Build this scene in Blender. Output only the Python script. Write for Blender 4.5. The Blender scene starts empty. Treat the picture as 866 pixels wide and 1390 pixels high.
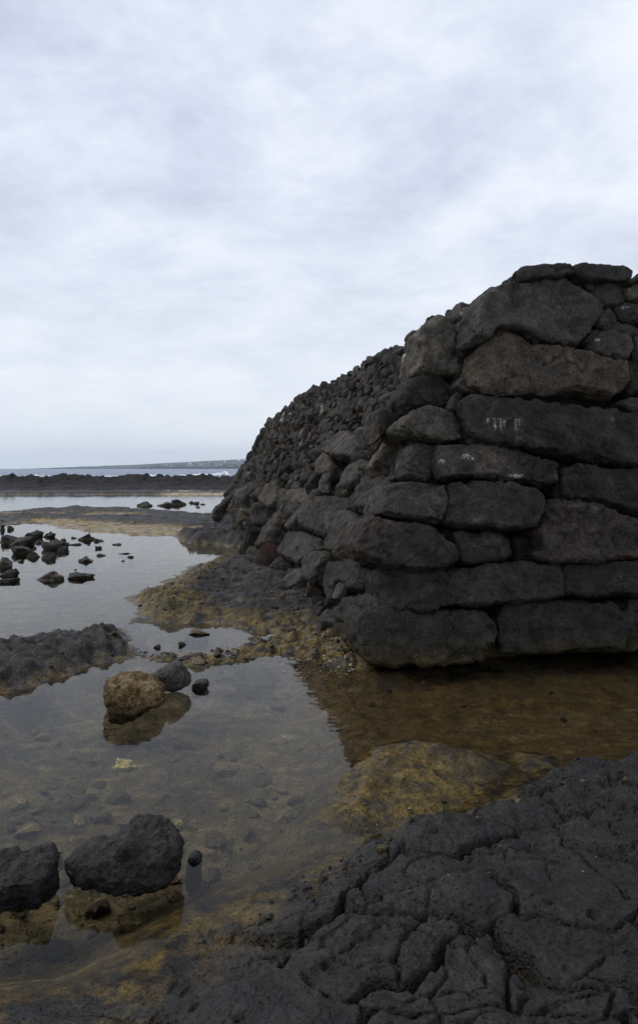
import bpy, bmesh, math, random
import numpy as np
from mathutils import Vector, Matrix

random.seed(11)
RNG = np.random.default_rng(7)
C = bpy.context.scene.collection
H = 1.6            # eye height above the water
FPX = 1046.0       # focal length in photo pixels (866 wide)
CX, CY = 433.0, 636.0

# ------------------------------------------------------------------ noise
def _h(ix, iy, iz, seed):
    n = (ix.astype(np.int64) * 374761393 + iy.astype(np.int64) * 668265263
         + iz.astype(np.int64) * 2147483647 + seed * 1274126177) & 0xFFFFFFFF
    n = ((n ^ (n >> 13)) * 1274126177) & 0xFFFFFFFF
    n = ((n ^ (n >> 16)) * 2246822519) & 0xFFFFFFFF
    return ((n ^ (n >> 15)) & 0xFFFFFF) / float(0x1000000)

def vnoise(p, seed=0):
    """smooth gradient-ish 3D noise in about -1..1"""
    i = np.floor(p).astype(np.int64); f = p - i
    w = f * f * f * (f * (f * 6 - 15) + 10)
    out = np.zeros(len(p))
    for dx in (0, 1):
        for dy in (0, 1):
            for dz in (0, 1):
                a = _h(i[:, 0]+dx, i[:, 1]+dy, i[:, 2]+dz, seed) * 6.28318
                b = _h(i[:, 0]+dx, i[:, 1]+dy, i[:, 2]+dz, seed+77) * 2 - 1
                r = np.sqrt(np.maximum(0, 1 - b * b))
                g = (np.cos(a)*r*(f[:, 0]-dx) + np.sin(a)*r*(f[:, 1]-dy) + b*(f[:, 2]-dz))
                ww = (w[:, 0] if dx else 1-w[:, 0])*(w[:, 1] if dy else 1-w[:, 1])*(w[:, 2] if dz else 1-w[:, 2])
                out += g * ww
    return out * 1.6

def noise2(x, y, seed=0):
    ix = np.floor(x).astype(np.int64); iy = np.floor(y).astype(np.int64)
    fx = x-ix; fy = y-iy
    wx = fx**3*(fx*(fx*6-15)+10); wy = fy**3*(fy*(fy*6-15)+10)
    out = np.zeros_like(x); z = np.zeros_like(ix)
    for dx in (0, 1):
        for dy in (0, 1):
            a = _h(ix+dx, iy+dy, z, seed)*6.28318
            out += (np.cos(a)*(fx-dx)+np.sin(a)*(fy-dy))*(wx if dx else 1-wx)*(wy if dy else 1-wy)
    return out*1.5

def fbm2(x, y, oct=4, seed=0, gain=.5):
    o = np.zeros_like(x); a = 1.0; s = 0
    for k in range(oct):
        o += a*noise2(x*2**k+k*17.3, y*2**k-k*9.1, seed+k*31); s += a; a *= gain
    return o/s*1.3

def fbm3(p, oct=4, seed=0, gain=.5):
    o = np.zeros(len(p)); a = 1.0; s = 0
    for k in range(oct):
        o += a*vnoise(p*2**k+k*13.7, seed+k*31); s += a; a *= gain
    return o/s*1.3

def worley2(x, y, seed=0):
    ix = np.floor(x).astype(np.int64); iy = np.floor(y).astype(np.int64); z = np.zeros_like(ix)
    f1 = np.full_like(x, 9.); f2 = np.full_like(x, 9.); idv = np.zeros_like(x)
    for dx in (-1, 0, 1):
        for dy in (-1, 0, 1):
            px = ix+dx+_h(ix+dx, iy+dy, z, seed); py = iy+dy+_h(ix+dx, iy+dy, z+1, seed)
            d = np.hypot(px-x, py-y); hid = _h(ix+dx, iy+dy, z+2, seed)
            n1 = d < f1
            f2 = np.where(n1, f1, np.minimum(f2, d)); idv = np.where(n1, hid, idv); f1 = np.where(n1, d, f1)
    return f1, f2, idv

def sstep(a, b, x):
    t = np.clip((x-a)/(b-a), 0, 1); return t*t*(3-2*t)

# ------------------------------------------------------------------ mesh helpers
def ground(px, py, z=0.0):
    Y = FPX*(H-z)/(py-CY)
    return ((px-CX)/FPX*Y, Y)

def mesh_np(name, V, F, mat, parent=None, albedo=None, wet=None, smooth=True, link=True):
    me = bpy.data.meshes.new(name)
    V = np.asarray(V, dtype=np.float32); F = np.asarray(F, dtype=np.int32)
    k = F.shape[1]
    me.vertices.add(len(V)); me.vertices.foreach_set('co', V.ravel())
    me.loops.add(F.size); me.loops.foreach_set('vertex_index', F.ravel())
    me.polygons.add(len(F)); me.polygons.foreach_set('loop_start', np.arange(0, F.size, k, dtype=np.int32))
    me.polygons.foreach_set('use_smooth', np.full(len(F), smooth, dtype=bool))
    me.update(calc_edges=True)
    attrs(me, albedo, wet)
    me.materials.append(mat)
    o = bpy.data.objects.new(name, me)
    if link: C.objects.link(o)
    if parent: o.parent = parent
    return o

def attrs(me, albedo=None, wet=None):
    n = len(me.vertices)
    if albedo is not None:
        a = me.attributes.new('albedo', 'FLOAT_COLOR', 'POINT')
        b = np.ones((n, 4), dtype=np.float32); b[:, :3] = albedo; a.data.foreach_set('color', b.ravel())
    if wet is not None:
        a = me.attributes.new('wet', 'FLOAT', 'POINT')
        a.data.foreach_set('value', np.broadcast_to(np.asarray(wet, dtype=np.float32), (n,)).copy())

def tag(o, label=None, cat=None, group=None, kind=None):
    for k, v in (('label', label), ('category', cat), ('group', group), ('kind', kind)):
        if v: o[k] = v
    return o

def empty(name, loc=(0, 0, 0)):
    o = bpy.data.objects.new(name, None); C.objects.link(o); o.location = loc; o.empty_display_size = .2
    return o

# ------------------------------------------------------------------ materials
def newmat(name):
    m = bpy.data.materials.new(name); m.use_nodes = True
    nt = m.node_tree; nt.nodes.clear()
    out = nt.nodes.new('ShaderNodeOutputMaterial')
    return m, nt, out

def N(nt, t, **kw):
    n = nt.nodes.new(t)
    for k, v in kw.items():
        if k in n.inputs: n.inputs[k].default_value = v
        else: setattr(n, k, v)
    return n

def rock_material(name, pit=1.0, gloss=.75, scale=1.0, sheen=0.0, spec=.14):
    m, nt, out = newmat(name); L = nt.links.new
    b = N(nt, 'ShaderNodeBsdfPrincipled'); L(b.outputs[0], out.inputs[0])
    geo = N(nt, 'ShaderNodeNewGeometry'); att = N(nt, 'ShaderNodeAttribute', attribute_name='albedo')
    wet = N(nt, 'ShaderNodeAttribute', attribute_name='wet')
    n1 = N(nt, 'ShaderNodeTexNoise', Scale=9.0*scale, Detail=8.0, Roughness=.65); L(geo.outputs['Position'], n1.inputs['Vector'])
    n2 = N(nt, 'ShaderNodeTexNoise', Scale=70.0*scale, Detail=4.0, Roughness=.7); L(geo.outputs['Position'], n2.inputs['Vector'])
    n0 = N(nt, 'ShaderNodeTexNoise', Scale=2.3*scale, Detail=5.0, Roughness=.6); L(geo.outputs['Position'], n0.inputs['Vector'])
    mk = N(nt, 'ShaderNodeMapRange'); mk.inputs[1].default_value = .40; mk.inputs[2].default_value = .62; mk.inputs[3].default_value = .12; mk.inputs[4].default_value = 1.0; L(n0.outputs[0], mk.inputs[0])
    r0 = N(nt, 'ShaderNodeMapRange'); r0.inputs[1].default_value = .3; r0.inputs[2].default_value = .7; r0.inputs[3].default_value = .62; r0.inputs[4].default_value = 1.42; L(n0.outputs[0], r0.inputs[0])
    r1 = N(nt, 'ShaderNodeMapRange'); r1.inputs[1].default_value = .3; r1.inputs[2].default_value = .7
    r1.inputs[3].default_value = .45; r1.inputs[4].default_value = 1.55; L(n1.outputs[0], r1.inputs[0])
    r2 = N(nt, 'ShaderNodeMapRange'); r2.inputs[1].default_value = .3; r2.inputs[2].default_value = .7
    r2.inputs[3].default_value = .35; r2.inputs[4].default_value = 1.65; L(n2.outputs[0], r2.inputs[0])  # grain pits also darkened in colour, standing in for weak relief shade
    mu = N(nt, 'ShaderNodeMath', operation='MULTIPLY'); L(r1.outputs[0], mu.inputs[0]); L(r2.outputs[0], mu.inputs[1])
    mu0 = N(nt, 'ShaderNodeMath', operation='MULTIPLY'); L(mu.outputs[0], mu0.inputs[0]); L(r0.outputs[0], mu0.inputs[1]); mu = mu0
    vm = N(nt, 'ShaderNodeVectorMath', operation='SCALE'); L(att.outputs['Color'], vm.inputs[0]); L(mu.outputs[0], vm.inputs['Scale'])
    L(vm.outputs[0], b.inputs['Base Color'])
    rr = N(nt, 'ShaderNodeMapRange'); rr.inputs[3].default_value = gloss; rr.inputs[4].default_value = .32
    wm = N(nt, 'ShaderNodeMath', operation='MULTIPLY_ADD'); wm.inputs[1].default_value = -sheen; wm.use_clamp = True; L(mk.outputs[0], wm.inputs[0]); L(rr.outputs[0], wm.inputs[2])
    L(wet.outputs['Fac'], rr.inputs[0]); L(wm.outputs[0], b.inputs['Roughness'])
    b.inputs['Specular IOR Level'].default_value = spec
    # vesicles and grain
    v = N(nt, 'ShaderNodeTexVoronoi', Scale=55.0*scale); L(geo.outputs['Position'], v.inputs['Vector'])
    vr = N(nt, 'ShaderNodeMapRange'); vr.inputs[1].default_value = .1; vr.inputs[2].default_value = .45; L(v.outputs['Distance'], vr.inputs[0])
    b1 = N(nt, 'ShaderNodeBump', Strength=.9, Distance=.022*pit); L(n2.outputs[0], b1.inputs['Height']); L(mk.outputs[0], b1.inputs['Strength'])
    b2 = N(nt, 'ShaderNodeBump', Strength=.7, Distance=.012*pit); L(vr.outputs[0], b2.inputs['Height']); L(b1.outputs[0], b2.inputs['Normal'])
    b3 = N(nt, 'ShaderNodeBump', Strength=.8, Distance=.03); L(n1.outputs[0], b3.inputs['Height']); L(b2.outputs[0], b3.inputs['Normal'])
    L(b3.outputs[0], b.inputs['Normal'])
    return m

def water_material(name, ripple, scale, tint):
    m, nt, out = newmat(name); L = nt.links.new
    geo = N(nt, 'ShaderNodeNewGeometry')
    mp = N(nt, 'ShaderNodeMapping'); mp.inputs['Scale'].default_value = (1, 1.6, 1); L(geo.outputs['Position'], mp.inputs[0])
    n1 = N(nt, 'ShaderNodeTexNoise', Scale=scale, Detail=3.0, Roughness=.5); L(mp.outputs[0], n1.inputs['Vector'])
    n2 = N(nt, 'ShaderNodeTexNoise', Scale=scale*7, Detail=2.0, Roughness=.5); L(mp.outputs[0], n2.inputs['Vector'])
    b1 = N(nt, 'ShaderNodeBump', Strength=1.0, Distance=ripple); L(n1.outputs[0], b1.inputs['Height'])
    b2 = N(nt, 'ShaderNodeBump', Strength=1.0, Distance=ripple*.12); L(n2.outputs[0], b2.inputs['Height']); L(b1.outputs[0], b2.inputs['Normal'])
    fr = N(nt, 'ShaderNodeFresnel', IOR=1.23); L(b2.outputs[0], fr.inputs['Normal'])
    tr = N(nt, 'ShaderNodeBsdfTransparent'); tr.inputs[0].default_value = (*tint, 1)
    gl = N(nt, 'ShaderNodeBsdfGlossy', Roughness=.015); L(b2.outputs[0], gl.inputs['Normal'])
    mx = N(nt, 'ShaderNodeMixShader'); L(fr.outputs[0], mx.inputs[0]); L(tr.outputs[0], mx.inputs[1]); L(gl.outputs[0], mx.inputs[2])
    L(mx.outputs[0], out.inputs[0])
    return m

def plain(name, col, rough=.8, noise=0.0, nscale=10.0, bump=0.0):
    m, nt, out = newmat(name); L = nt.links.new
    b = N(nt, 'ShaderNodeBsdfPrincipled', Roughness=rough); L(b.outputs[0], out.inputs[0])
    geo = N(nt, 'ShaderNodeNewGeometry')
    n1 = N(nt, 'ShaderNodeTexNoise', Scale=nscale, Detail=5.0); L(geo.outputs['Position'], n1.inputs['Vector'])
    r = N(nt, 'ShaderNodeMapRange'); r.inputs[1].default_value = .3; r.inputs[2].default_value = .7
    r.inputs[3].default_value = 1-noise; r.inputs[4].default_value = 1+noise; L(n1.outputs[0], r.inputs[0])
    vm = N(nt, 'ShaderNodeVectorMath', operation='SCALE'); vm.inputs[0].default_value = col; L(r.outputs[0], vm.inputs['Scale'])
    L(vm.outputs[0], b.inputs['Base Color'])
    if bump:
        bb = N(nt, 'ShaderNodeBump', Strength=.8, Distance=bump); L(n1.outputs[0], bb.inputs['Height']); L(bb.outputs[0], b.inputs['Normal'])
    return m

M_stone = rock_material('basalt_block', .7, .76, .8)
M_shore = rock_material('lava_shore', .8, .66, 1.0, .18, .22)
M_far = rock_material('reef_lava', 1.0, .85, .35)
M_pool = water_material('pool_water', .0040, 1.5, (.93, .91, .83))
M_white = plain('house_white', (.75, .74, .70), .7)
M_foam = plain('sea_foam', (.80, .82, .83), .9, .1, 3)
M_shell = rock_material('shell_bits', .3, .6, 1.0)

# ------------------------------------------------------------------ the shore: one height field
def P(pts):
    out = []
    for p in pts:
        out.append(ground(p[0], p[1], p[2] if len(p) > 2 else 0.0))
    return np.array(out)

def sdf_poly(x, y, poly):
    d = np.full_like(x, 1e9); ins = np.zeros(x.shape, bool)
    n = len(poly)
    for i in range(n):
        ax, ay = poly[i]; bx, by = poly[(i+1) % n]
        ex, ey = bx-ax, by-ay
        t = np.clip(((x-ax)*ex+(y-ay)*ey)/(ex*ex+ey*ey+1e-12), 0, 1)
        d = np.minimum(d, (x-ax-t*ex)**2+(y-ay-t*ey)**2)
        c = ((ay > y) != (by > y))
        with np.errstate(divide='ignore', invalid='ignore'):
            xi = ex*(y-ay)/(ey if abs(ey) > 1e-12 else 1e-12)+ax
        ins ^= c & (x < xi)
    d = np.sqrt(d)
    return np.where(ins, -d, d)

S1 = P([(-500, 691, .12), (0, 692, .12), (60, 688, .12), (110, 686, .12), (200, 690, .1), (310, 697, .1), (335, 706, .1),
        (350, 722), (240, 728), (190, 727), (120, 722), (75, 716), (52, 708), (20, 711), (0, 712), (-500, 716)])
S1B = P([(235, 728), (250, 736), (300, 742), (345, 744), (390, 742), (400, 735, .2), (345, 711, .28), (300, 709, .28), (255, 711, .28)])
S2 = P([(170, 813), (192, 803), (215, 792), (238, 780), (260, 770), (285, 762), (315, 757), (332, 751, .12), (360, 746, .12), (400, 752, .1), (440, 780, .1),
        (520, 850, .1), (520, 905), (470, 906), (430, 897), (395, 893), (350, 889), (335, 897), (300, 905), (270, 903), (230, 900), (205, 890), (192, 874), (180, 850), (184, 838)])
S3 = P([(-400, 880, .15), (0, 857, .15), (40, 848, .15), (70, 842, .15), (100, 842, .15), (140, 839, .12), (178, 841, .1), (200, 838, .05), (200, 846), (180, 848),
        (178, 862), (190, 876), (205, 890), (228, 899), (180, 897), (120, 903), (100, 918), (40, 933), (0, 940), (-400, 985)])
MINI = P([(168, 852), (188, 845), (230, 847), (275, 849), (355, 859), (330, 868, .05), (290, 873, .07), (255, 870, .07), (240, 876, .07), (218, 881, .07), (188, 879, .06)])
OC = P([(432, 1105), (450, 1085), (470, 1060), (490, 1040), (510, 1016), (560, 1006), (600, 1003, .03), (640, 1002, .06), (685, 1012, .08), (697, 1022, .1), (698, 1042), (665, 1062), (640, 1088),
        (600, 1100), (560, 1118), (520, 1116), (500, 1138), (470, 1128), (440, 1118)])
FG = P([(1700, 1000), (866, 1030), (800, 1036), (742, 1048), (690, 1078), (660, 1098), (600, 1113), (550, 1118), (510, 1126), (508, 1148), (480, 1160),
        (450, 1168), (430, 1180), (370, 1202), (320, 1232), (270, 1246), (230, 1272), (205, 1296), (160, 1318, .03), (60, 1345, .06), (-500, 1360, .06), (-900, 2600), (1800, 2600)])
STEP = P([(696, 1020), (735, 1024), (745, 1040), (720, 1048), (698, 1044)])
OCHA = P([(-100, 699), (60, 698), (200, 698), (205, 702), (60, 703), (-100, 705)])
OCHB = P([(60, 716), (30, 707), (90, 706), (150, 711), (245, 717), (300, 721), (240, 731), (120, 726), (75, 719)])
OCH2 = P([(160, 814), (190, 800), (215, 785), (262, 763), (320, 752), (345, 752, .1), (300, 763, .1), (268, 783, .12), (256, 806, .1), (275, 828, .1), (230, 836), (185, 844)])
DK2 = P([(268, 778), (300, 764), (330, 757), (420, 760), (470, 830), (440, 846), (340, 840), (290, 834), (262, 812)])
FARL = np.array([(-60., 46.6), (-15, 46.8), (-8, 47.4), (-2, 47.0), (10, 46.8), (25, 46.4), (25, 90), (-60, 90)])

def shore(x, y, detail=True):
    wsc = np.clip(y/6.0, .5, 4)
    wx = x + wsc*(.10*fbm2(x*1.3, y*1.3, 3, 5)+.035*fbm2(x*5, y*5, 3, 6))
    wy = y + wsc*(.10*fbm2(x*1.3+40, y*1.3, 3, 8)+.035*fbm2(x*5+9, y*5, 3, 9))
    lay = [(S1, .10, .5, 1.5), (S1B, .22, .35, .8), (S2, .12, .5, .35), (S3, .12, .32, .35), (OC, .045, .18, .40), (FG, .13, .50, .60), (STEP, .02, .10, .3), (FARL, .16, .8, 1.0)]
    za = np.zeros_like(x); zb = np.ones_like(x); sds = []
    for k, (pl, top, win, wout) in enumerate(lay):
        wgt = 1.0 if k not in (4, 6) else .6
        sd = sdf_poly(x+(wx-x)*wgt, y+(wy-y)*wgt, pl)
        if k == 2 or k == 3:
            sm = sdf_poly(x+(wx-x)*.5, y+(wy-y)*.5, MINI); sd = np.maximum(sd, -sm)
        if k == 2: top = top*(.26+.74*sstep(7.0, 8.8, y))
        if k == 3: top = top*(1-.1*sstep(-1.7, -1.2, x))
        sds.append(sd)
        if k == 5: win = .30+.45*sstep(.45, -.3, x)
        za = np.maximum(za, top*np.power(sstep(0, win, -sd), .8)); zb = np.minimum(zb, sstep(0, wout, sd))
    sS1, sS1B, sS2, sS3, sOC, sFG, sST, sFL = sds
    rightpool = sstep(-.25, .25, x-(-.05+(.6)*(5.6-y)/2.2+.0))*sstep(7.5, 6.5, y)*sstep(3.0, 3.6, y)
    depth = np.where(y > 7, .28, .24) - .10*rightpool
    zbed = -depth*zb
    bed = .020*fbm2(x*2.2, y*2.2, 4, 21)+.012*fbm2(x*9, y*9, 3, 22)
    f1b, f2b, idb = worley2(x*4.5+.5*noise2(x*3, y*3, 2), y*4.5, 41)
    bed += .018*idb*sstep(0, .18, f2b-f1b)
    land = sstep(.0, .05, za)
    om = np.maximum(sstep(.3, -.3, sdf_poly(wx, wy, OCHB)), .8*sstep(.3, -.3, sdf_poly(wx, wy, OCHA))*sstep(-.2, .2, fbm2(x*.5, y*.5, 3, 95)))
    om2 = sstep(.15, -.15, sdf_poly(wx, wy, OCH2))
    za = za*(1-.62*om*(y > 12))
    z = zbed + za + bed*(zb)
    # rock relief
    mf_ = sstep(.0, -.3, sFG)
    big = fbm2(x*.9, y*.9, 4, 31); med = fbm2(x*3.3, y*3.3, 4, 32)
    rid = 1-np.abs(fbm2(x*2.4+3, y*4.2, 4, 33))*2.2
    fine = fbm2(x*15, y*15, 3, 34)
    far = sstep(14, 24, y)
    amp = sstep(-.12, .15, za)
    lo2 = (1-.65*sstep(.1, -.1, sS2)*sstep(8.8, 7.0, y))*(1-.6*sstep(.1, -.1, sOC))*(1-.5*mf_)
    z += land*lo2*(.05*big+.035*med+.014*fine)*np.where(y > 7.5, 1.3, 1.0)*(1-.5*om*(y > 12))
    z += sstep(.1, -.4, sS1B)*(.07*rid+.05*fbm2(x*2.2, y*3, 3, 49)-.03)
    # S3: ropy swirls
    m3 = sstep(.05, -.2, sS3)
    swirl = np.sin((x*2.2+y*3.4+1.3*fbm2(x*.9, y*.9, 2, 50))*8.5+3*fbm2(x*2, y*2, 2, 51))
    z += m3*(.020*swirl+.045*rid-.03+.02*fbm2(x*9, y*14, 3, 53))
    # S2: long flat flow bands
    m2 = sstep(.05, -.3, sS2)
    bands = fbm2(x*.9+y*.3, y*4.2, 4, 52)
    z += m2*lo2*(.070*bands+.03*rid-.015)
    # S2 lower part is knobbly
    f1k, f2k, idk = worley2(x*6, y*6, 44)
    kn = sstep(.15, -.1, sS2)*sstep(8.6, 7.2, y)
    f1q, f2q, idq = worley2(x*15+.6*noise2(x*8, y*8, 14), y*15, 46)
    z += kn*(.095*(.40-f1k)*(.2+idk)+.045*(.42-f1q)*(idq > .3)+.06*fbm2(x*1.4, y*5, 3, 47))
    # foreground: broken pahoehoe slabs
    mf = sstep(.0, -.12-.25*sstep(.45, -.3, x), sFG)
    qx = x+.10*fbm2(x*2.2, y*2.2, 3, 60)+.02*fbm2(x*10, y*10, 2, 63); qy = y+.10*fbm2(x*2.2+7, y*2.2, 3, 61)+.02*fbm2(x*10+4, y*10, 2, 64)
    f1, f2, idw = worley2(qx*2.3+.4, qy*3.1+.2, 62)
    edge = f2-f1
    g1, g2, idg = worley2(qx*6.0+2, qy*7.0, 65)
    left = sstep(1.4, .5, x)                       # more broken on the left, smoother on the right
    crack = sstep(.03+.035*left, .0, edge)
    crack2 = sstep(.10, .0, g2-g1)*sstep(.35, .6, noise2(x*1.7, y*1.7, 66)*.5+.5)
    z += mf*(.060*(idw-.5)*(.35+.65*left)-.095*crack*(.30+.70*left)-.030*crack2+.012*sstep(.0, .4, edge)+(.012*fbm2(x*6, y*9, 4, 67)+.013*(1-2*np.abs(fbm2(x*11, y*15, 3, 69)))*sstep(-.1, .3, fbm2(x*1.7, y*1.7, 2, 75))+.004*fbm2(x*38, y*38, 3, 68))+.05*fbm2(x*1.6, y*2.4, 3, 74))
    h1, h2, idh = worley2(x*8.5+.4*noise2(x*6, y*6, 76), y*10, 77)
    z -= mf*.022*sstep(.20, .08, h1)*(idh > .80)
    ropy = np.sin((y*1.0-.28*x+.25*fbm2(x*1.2, y*1.2, 3, 70))*42+2.5*fbm2(x*2.5, y*2.5, 2, 71))
    mr = mf*sstep(.6, 1.3, x)
    z += mr*(.013*ropy+.05*fbm2(x*1.5, y*5, 3, 72))
    z += sstep(.05, -.15, sOC)*(.035*fbm2(x*2+4, y*3, 3, 73)+.02*rid-.01+.012*fine)
    # ------------------------------------------------ colours (what the rock itself is)
    n1 = fbm2(x*1.7, y*1.7, 4, 80); n2 = fbm2(x*6, y*6, 4, 81); n3 = fbm2(x*20, y*20, 3, 82)
    lava = np.array([.0175, .016, .0145]); ochre = np.array([.120, .080, .019]); brown = np.array([.055, .038, .017])
    bedc = np.array([.100, .078, .038]); bedd = np.array([.030, .028, .022]); sand = np.array([.42, .36, .24]); bedwarm = np.array([.074, .047, .016])
    def mix(a, b, t): return a*(1-t[:, None])+b*t[:, None]
    col = np.tile(lava, (len(x), 1))*(1+.45*n1+.3*n2+.25*n3)[:, None]
    dk2 = np.maximum.reduce([sstep(.12, -.2, sdf_poly(wx, wy, DK2)), .85*sstep(.1, -.2, sS1B), .6*sstep(.1, -.1, sS3)])
    # algae zone just around the waterline
    zone = sstep(.10, .01, z)*sstep(-.1, .25, n2+.35)*land
    col = mix(col, brown*(1+.5*n3)[:, None], .8*zone*(1-.85*dk2))
    # ochre crust
    oz = sstep(.08, .02, z)*sstep(-.25, .15, n1+.2*n2)*sstep(.1, -.3, sS1)
    oz = np.maximum(oz*.5, om*sstep(-.5, .1, n2+.5*n1)*sstep(-.1, .02, z))*(y > 12)
    left2 = sstep(.15, -.05, sS2)*np.clip(sstep(.16, .04, z+.03*n2)*1.0, 0, 1)
    low2 = sstep(.15, 0, sS2)*sstep(8.6, 7.2, y)*sstep(-.2, .3, n2+.3*n1+.05)
    left3 = sstep(.1, -.05, sS3)*sstep(.05, .3, n2+n1*.5)*.14*sstep(.2, .08, z)
    occ = sstep(.15, 0, sOC)*(.25+.5*sstep(-.2, .3, n2+n1+.3*n3))*sstep(.17, .06, z+.05*n2)
    edge_fg = sstep(.45, .0, -sFG)*sstep(.07, .0, z)*.75*sstep(-.3, .2, n2+.5*n3)
    fl2 = om2*sstep(-.35, .15, n3+.5*n2)*.95
    bn2 = m2*sstep(.10, .40, fbm2(x*.8, y*5.5, 4, 97))*.8*sstep(-.2, .2, n3+.3)*sstep(9.8, 8.6, y)
    oc = np.clip(np.maximum.reduce([oz*(1-dk2), fl2, bn2*(1-.5*dk2), left2*.85*(1-.8*dk2)*sstep(-.3, .2, n2+.5*n3+.1), low2*.8*(1-.8*dk2)*sstep(-.05, .3, n3+.8*n2-.10), left3, occ, edge_fg*.7]), 0, 1)
    col = mix(col, ochre*np.clip(1+.9*n3+.4*n2, .15, 3)[:, None]*np.where(y[:, None] > 14, 1.8, .85)*np.array([1, 1, .8]), oc)
    # pool bed
    under = sstep(.0, -.05, z)*sstep(-.02, .04, np.minimum.reduce(sds)+.03)
    bc = mix(np.tile(bedc, (len(x), 1)), np.tile(bedd, (len(x), 1)), np.clip((.5+1.1*n1+.9*n2+.3*n3)*1.0-.05, 0, 1)*.85)
    bc = mix(bc, bedwarm*(1+.5*n2)[:, None], rightpool*.85)
    bc = mix(bc, np.tile(brown*1.15, (len(x), 1)), sstep(.5, .05, sFG)*.8)
    bc = mix(bc, np.tile(bedd, (len(x), 1)), .6*sstep(.12, .0, f2b-f1b)*(1-rightpool*.5))
    scum = (sstep(.28, .5, fbm2(x*2.6+5, y*7.5, 4, 91))*.5)
    bc = mix(bc, np.tile(np.array([.20, .155, .08]), (len(x), 1)), scum*(1-.5*rightpool))
    col = mix(col, bc*(1+.45*n3)[:, None], under)
    # pale sand strip below the reef
    sm = sstep(.6, .0, np.abs(sFL+.1))*sstep(-10.5, -9., x)
    col = mix(col, np.tile(sand, (len(x), 1)), sm*.9)
    col = np.clip(col, .006, .8)
    wet = np.clip(sstep(.10, .0, z)*.8+.35*mf+.15*m3, 0, 1)*(1-sm)
    return z, col, wet

def fan(ys, ts):
    Yg, Tg = np.meshgrid(ys, ts, indexing='ij'); X = ((Yg+1.6)*Tg).ravel(); Y = Yg.ravel()
    nr, nc = len(ys), len(ts)
    i = (np.arange(nr-1)[:, None]*nc+np.arange(nc-1)[None, :]).ravel()
    F = np.stack([i, i+1, i+nc+1, i+nc], 1)
    return X, Y, F

ys = list(np.arange(.15, 1.15, .03))+[1.15]
while ys[-1] < 52:
    ys.append(ys[-1]*(1.0033 if ys[-1] < 9 else 1.0042))
X, Y, F = fan(np.array(ys), np.arange(-.76, .7601, .0018))
Z, col, wet = shore(X, Y)
g = mesh_np('lava_shore_ground', np.stack([X, Y, Z], 1), F, M_shore, albedo=col, wet=wet)
tag(g, 'black and ochre lava rock shore with pools lying in its hollows', 'ground', kind='structure')
# deeper sea floor, reaching beyond the horizon line
sb = mesh_np('sea_floor', [(-9000, -5, -3.5), (9000, -5, -3.5), (9000, 6500, -3.5), (-9000, 6500, -3.5)], [(0, 1, 2, 3)],
             plain('sea_floor', (.03, .035, .035), .9), smooth=False)
tag(sb, 'flat dark sea floor below the sea', 'sea floor', kind='structure')

# ------------------------------------------------------------------ water
def sheet(name, x0, x1, y0, y1, z, mat):
    return mesh_np(name, [(x0, y0, z), (x1, y0, z), (x1, y1, z), (x0, y1, z)], [(0, 1, 2, 3)], mat, smooth=False)
tp = sheet('tide_pool_water', -70, 60, .15, 62, 0.0, M_pool)
tag(tp, 'still clear tide pool water mirroring the cloudy sky', 'water', kind='structure')

def sea_material():
    m, nt, out = newmat('sea_water'); L = nt.links.new
    b = N(nt, 'ShaderNodeBsdfPrincipled', Roughness=.22, IOR=1.33); L(b.outputs[0], out.inputs[0])
    b.inputs['Specular IOR Level'].default_value = .33
    b.inputs['Base Color'].default_value = (.030, .085, .17, 1)
    geo = N(nt, 'ShaderNodeNewGeometry')
    n1 = N(nt, 'ShaderNodeTexNoise', Scale=.12, Detail=6.0, Roughness=.65); L(geo.outputs['Position'], n1.inputs['Vector'])
    n2 = N(nt, 'ShaderNodeTexNoise', Scale=.9, Detail=4.0, Roughness=.6); L(geo.outputs['Position'], n2.inputs['Vector'])
    b1 = N(nt, 'ShaderNodeBump', Strength=1.0, Distance=3.0); L(n1.outputs[0], b1.inputs['Height'])
    b2 = N(nt, 'ShaderNodeBump', Strength=1.0, Distance=.5); L(n2.outputs[0], b2.inputs['Height']); L(b1.outputs[0], b2.inputs['Normal'])
    L(b2.outputs[0], b.inputs['Normal'])
    return m
sea = sheet('sea', -9000, 9000, 62.3, 6500, -.02, sea_material())
tag(sea, 'open grey blue sea beyond the reef', 'sea', kind='structure')

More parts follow.
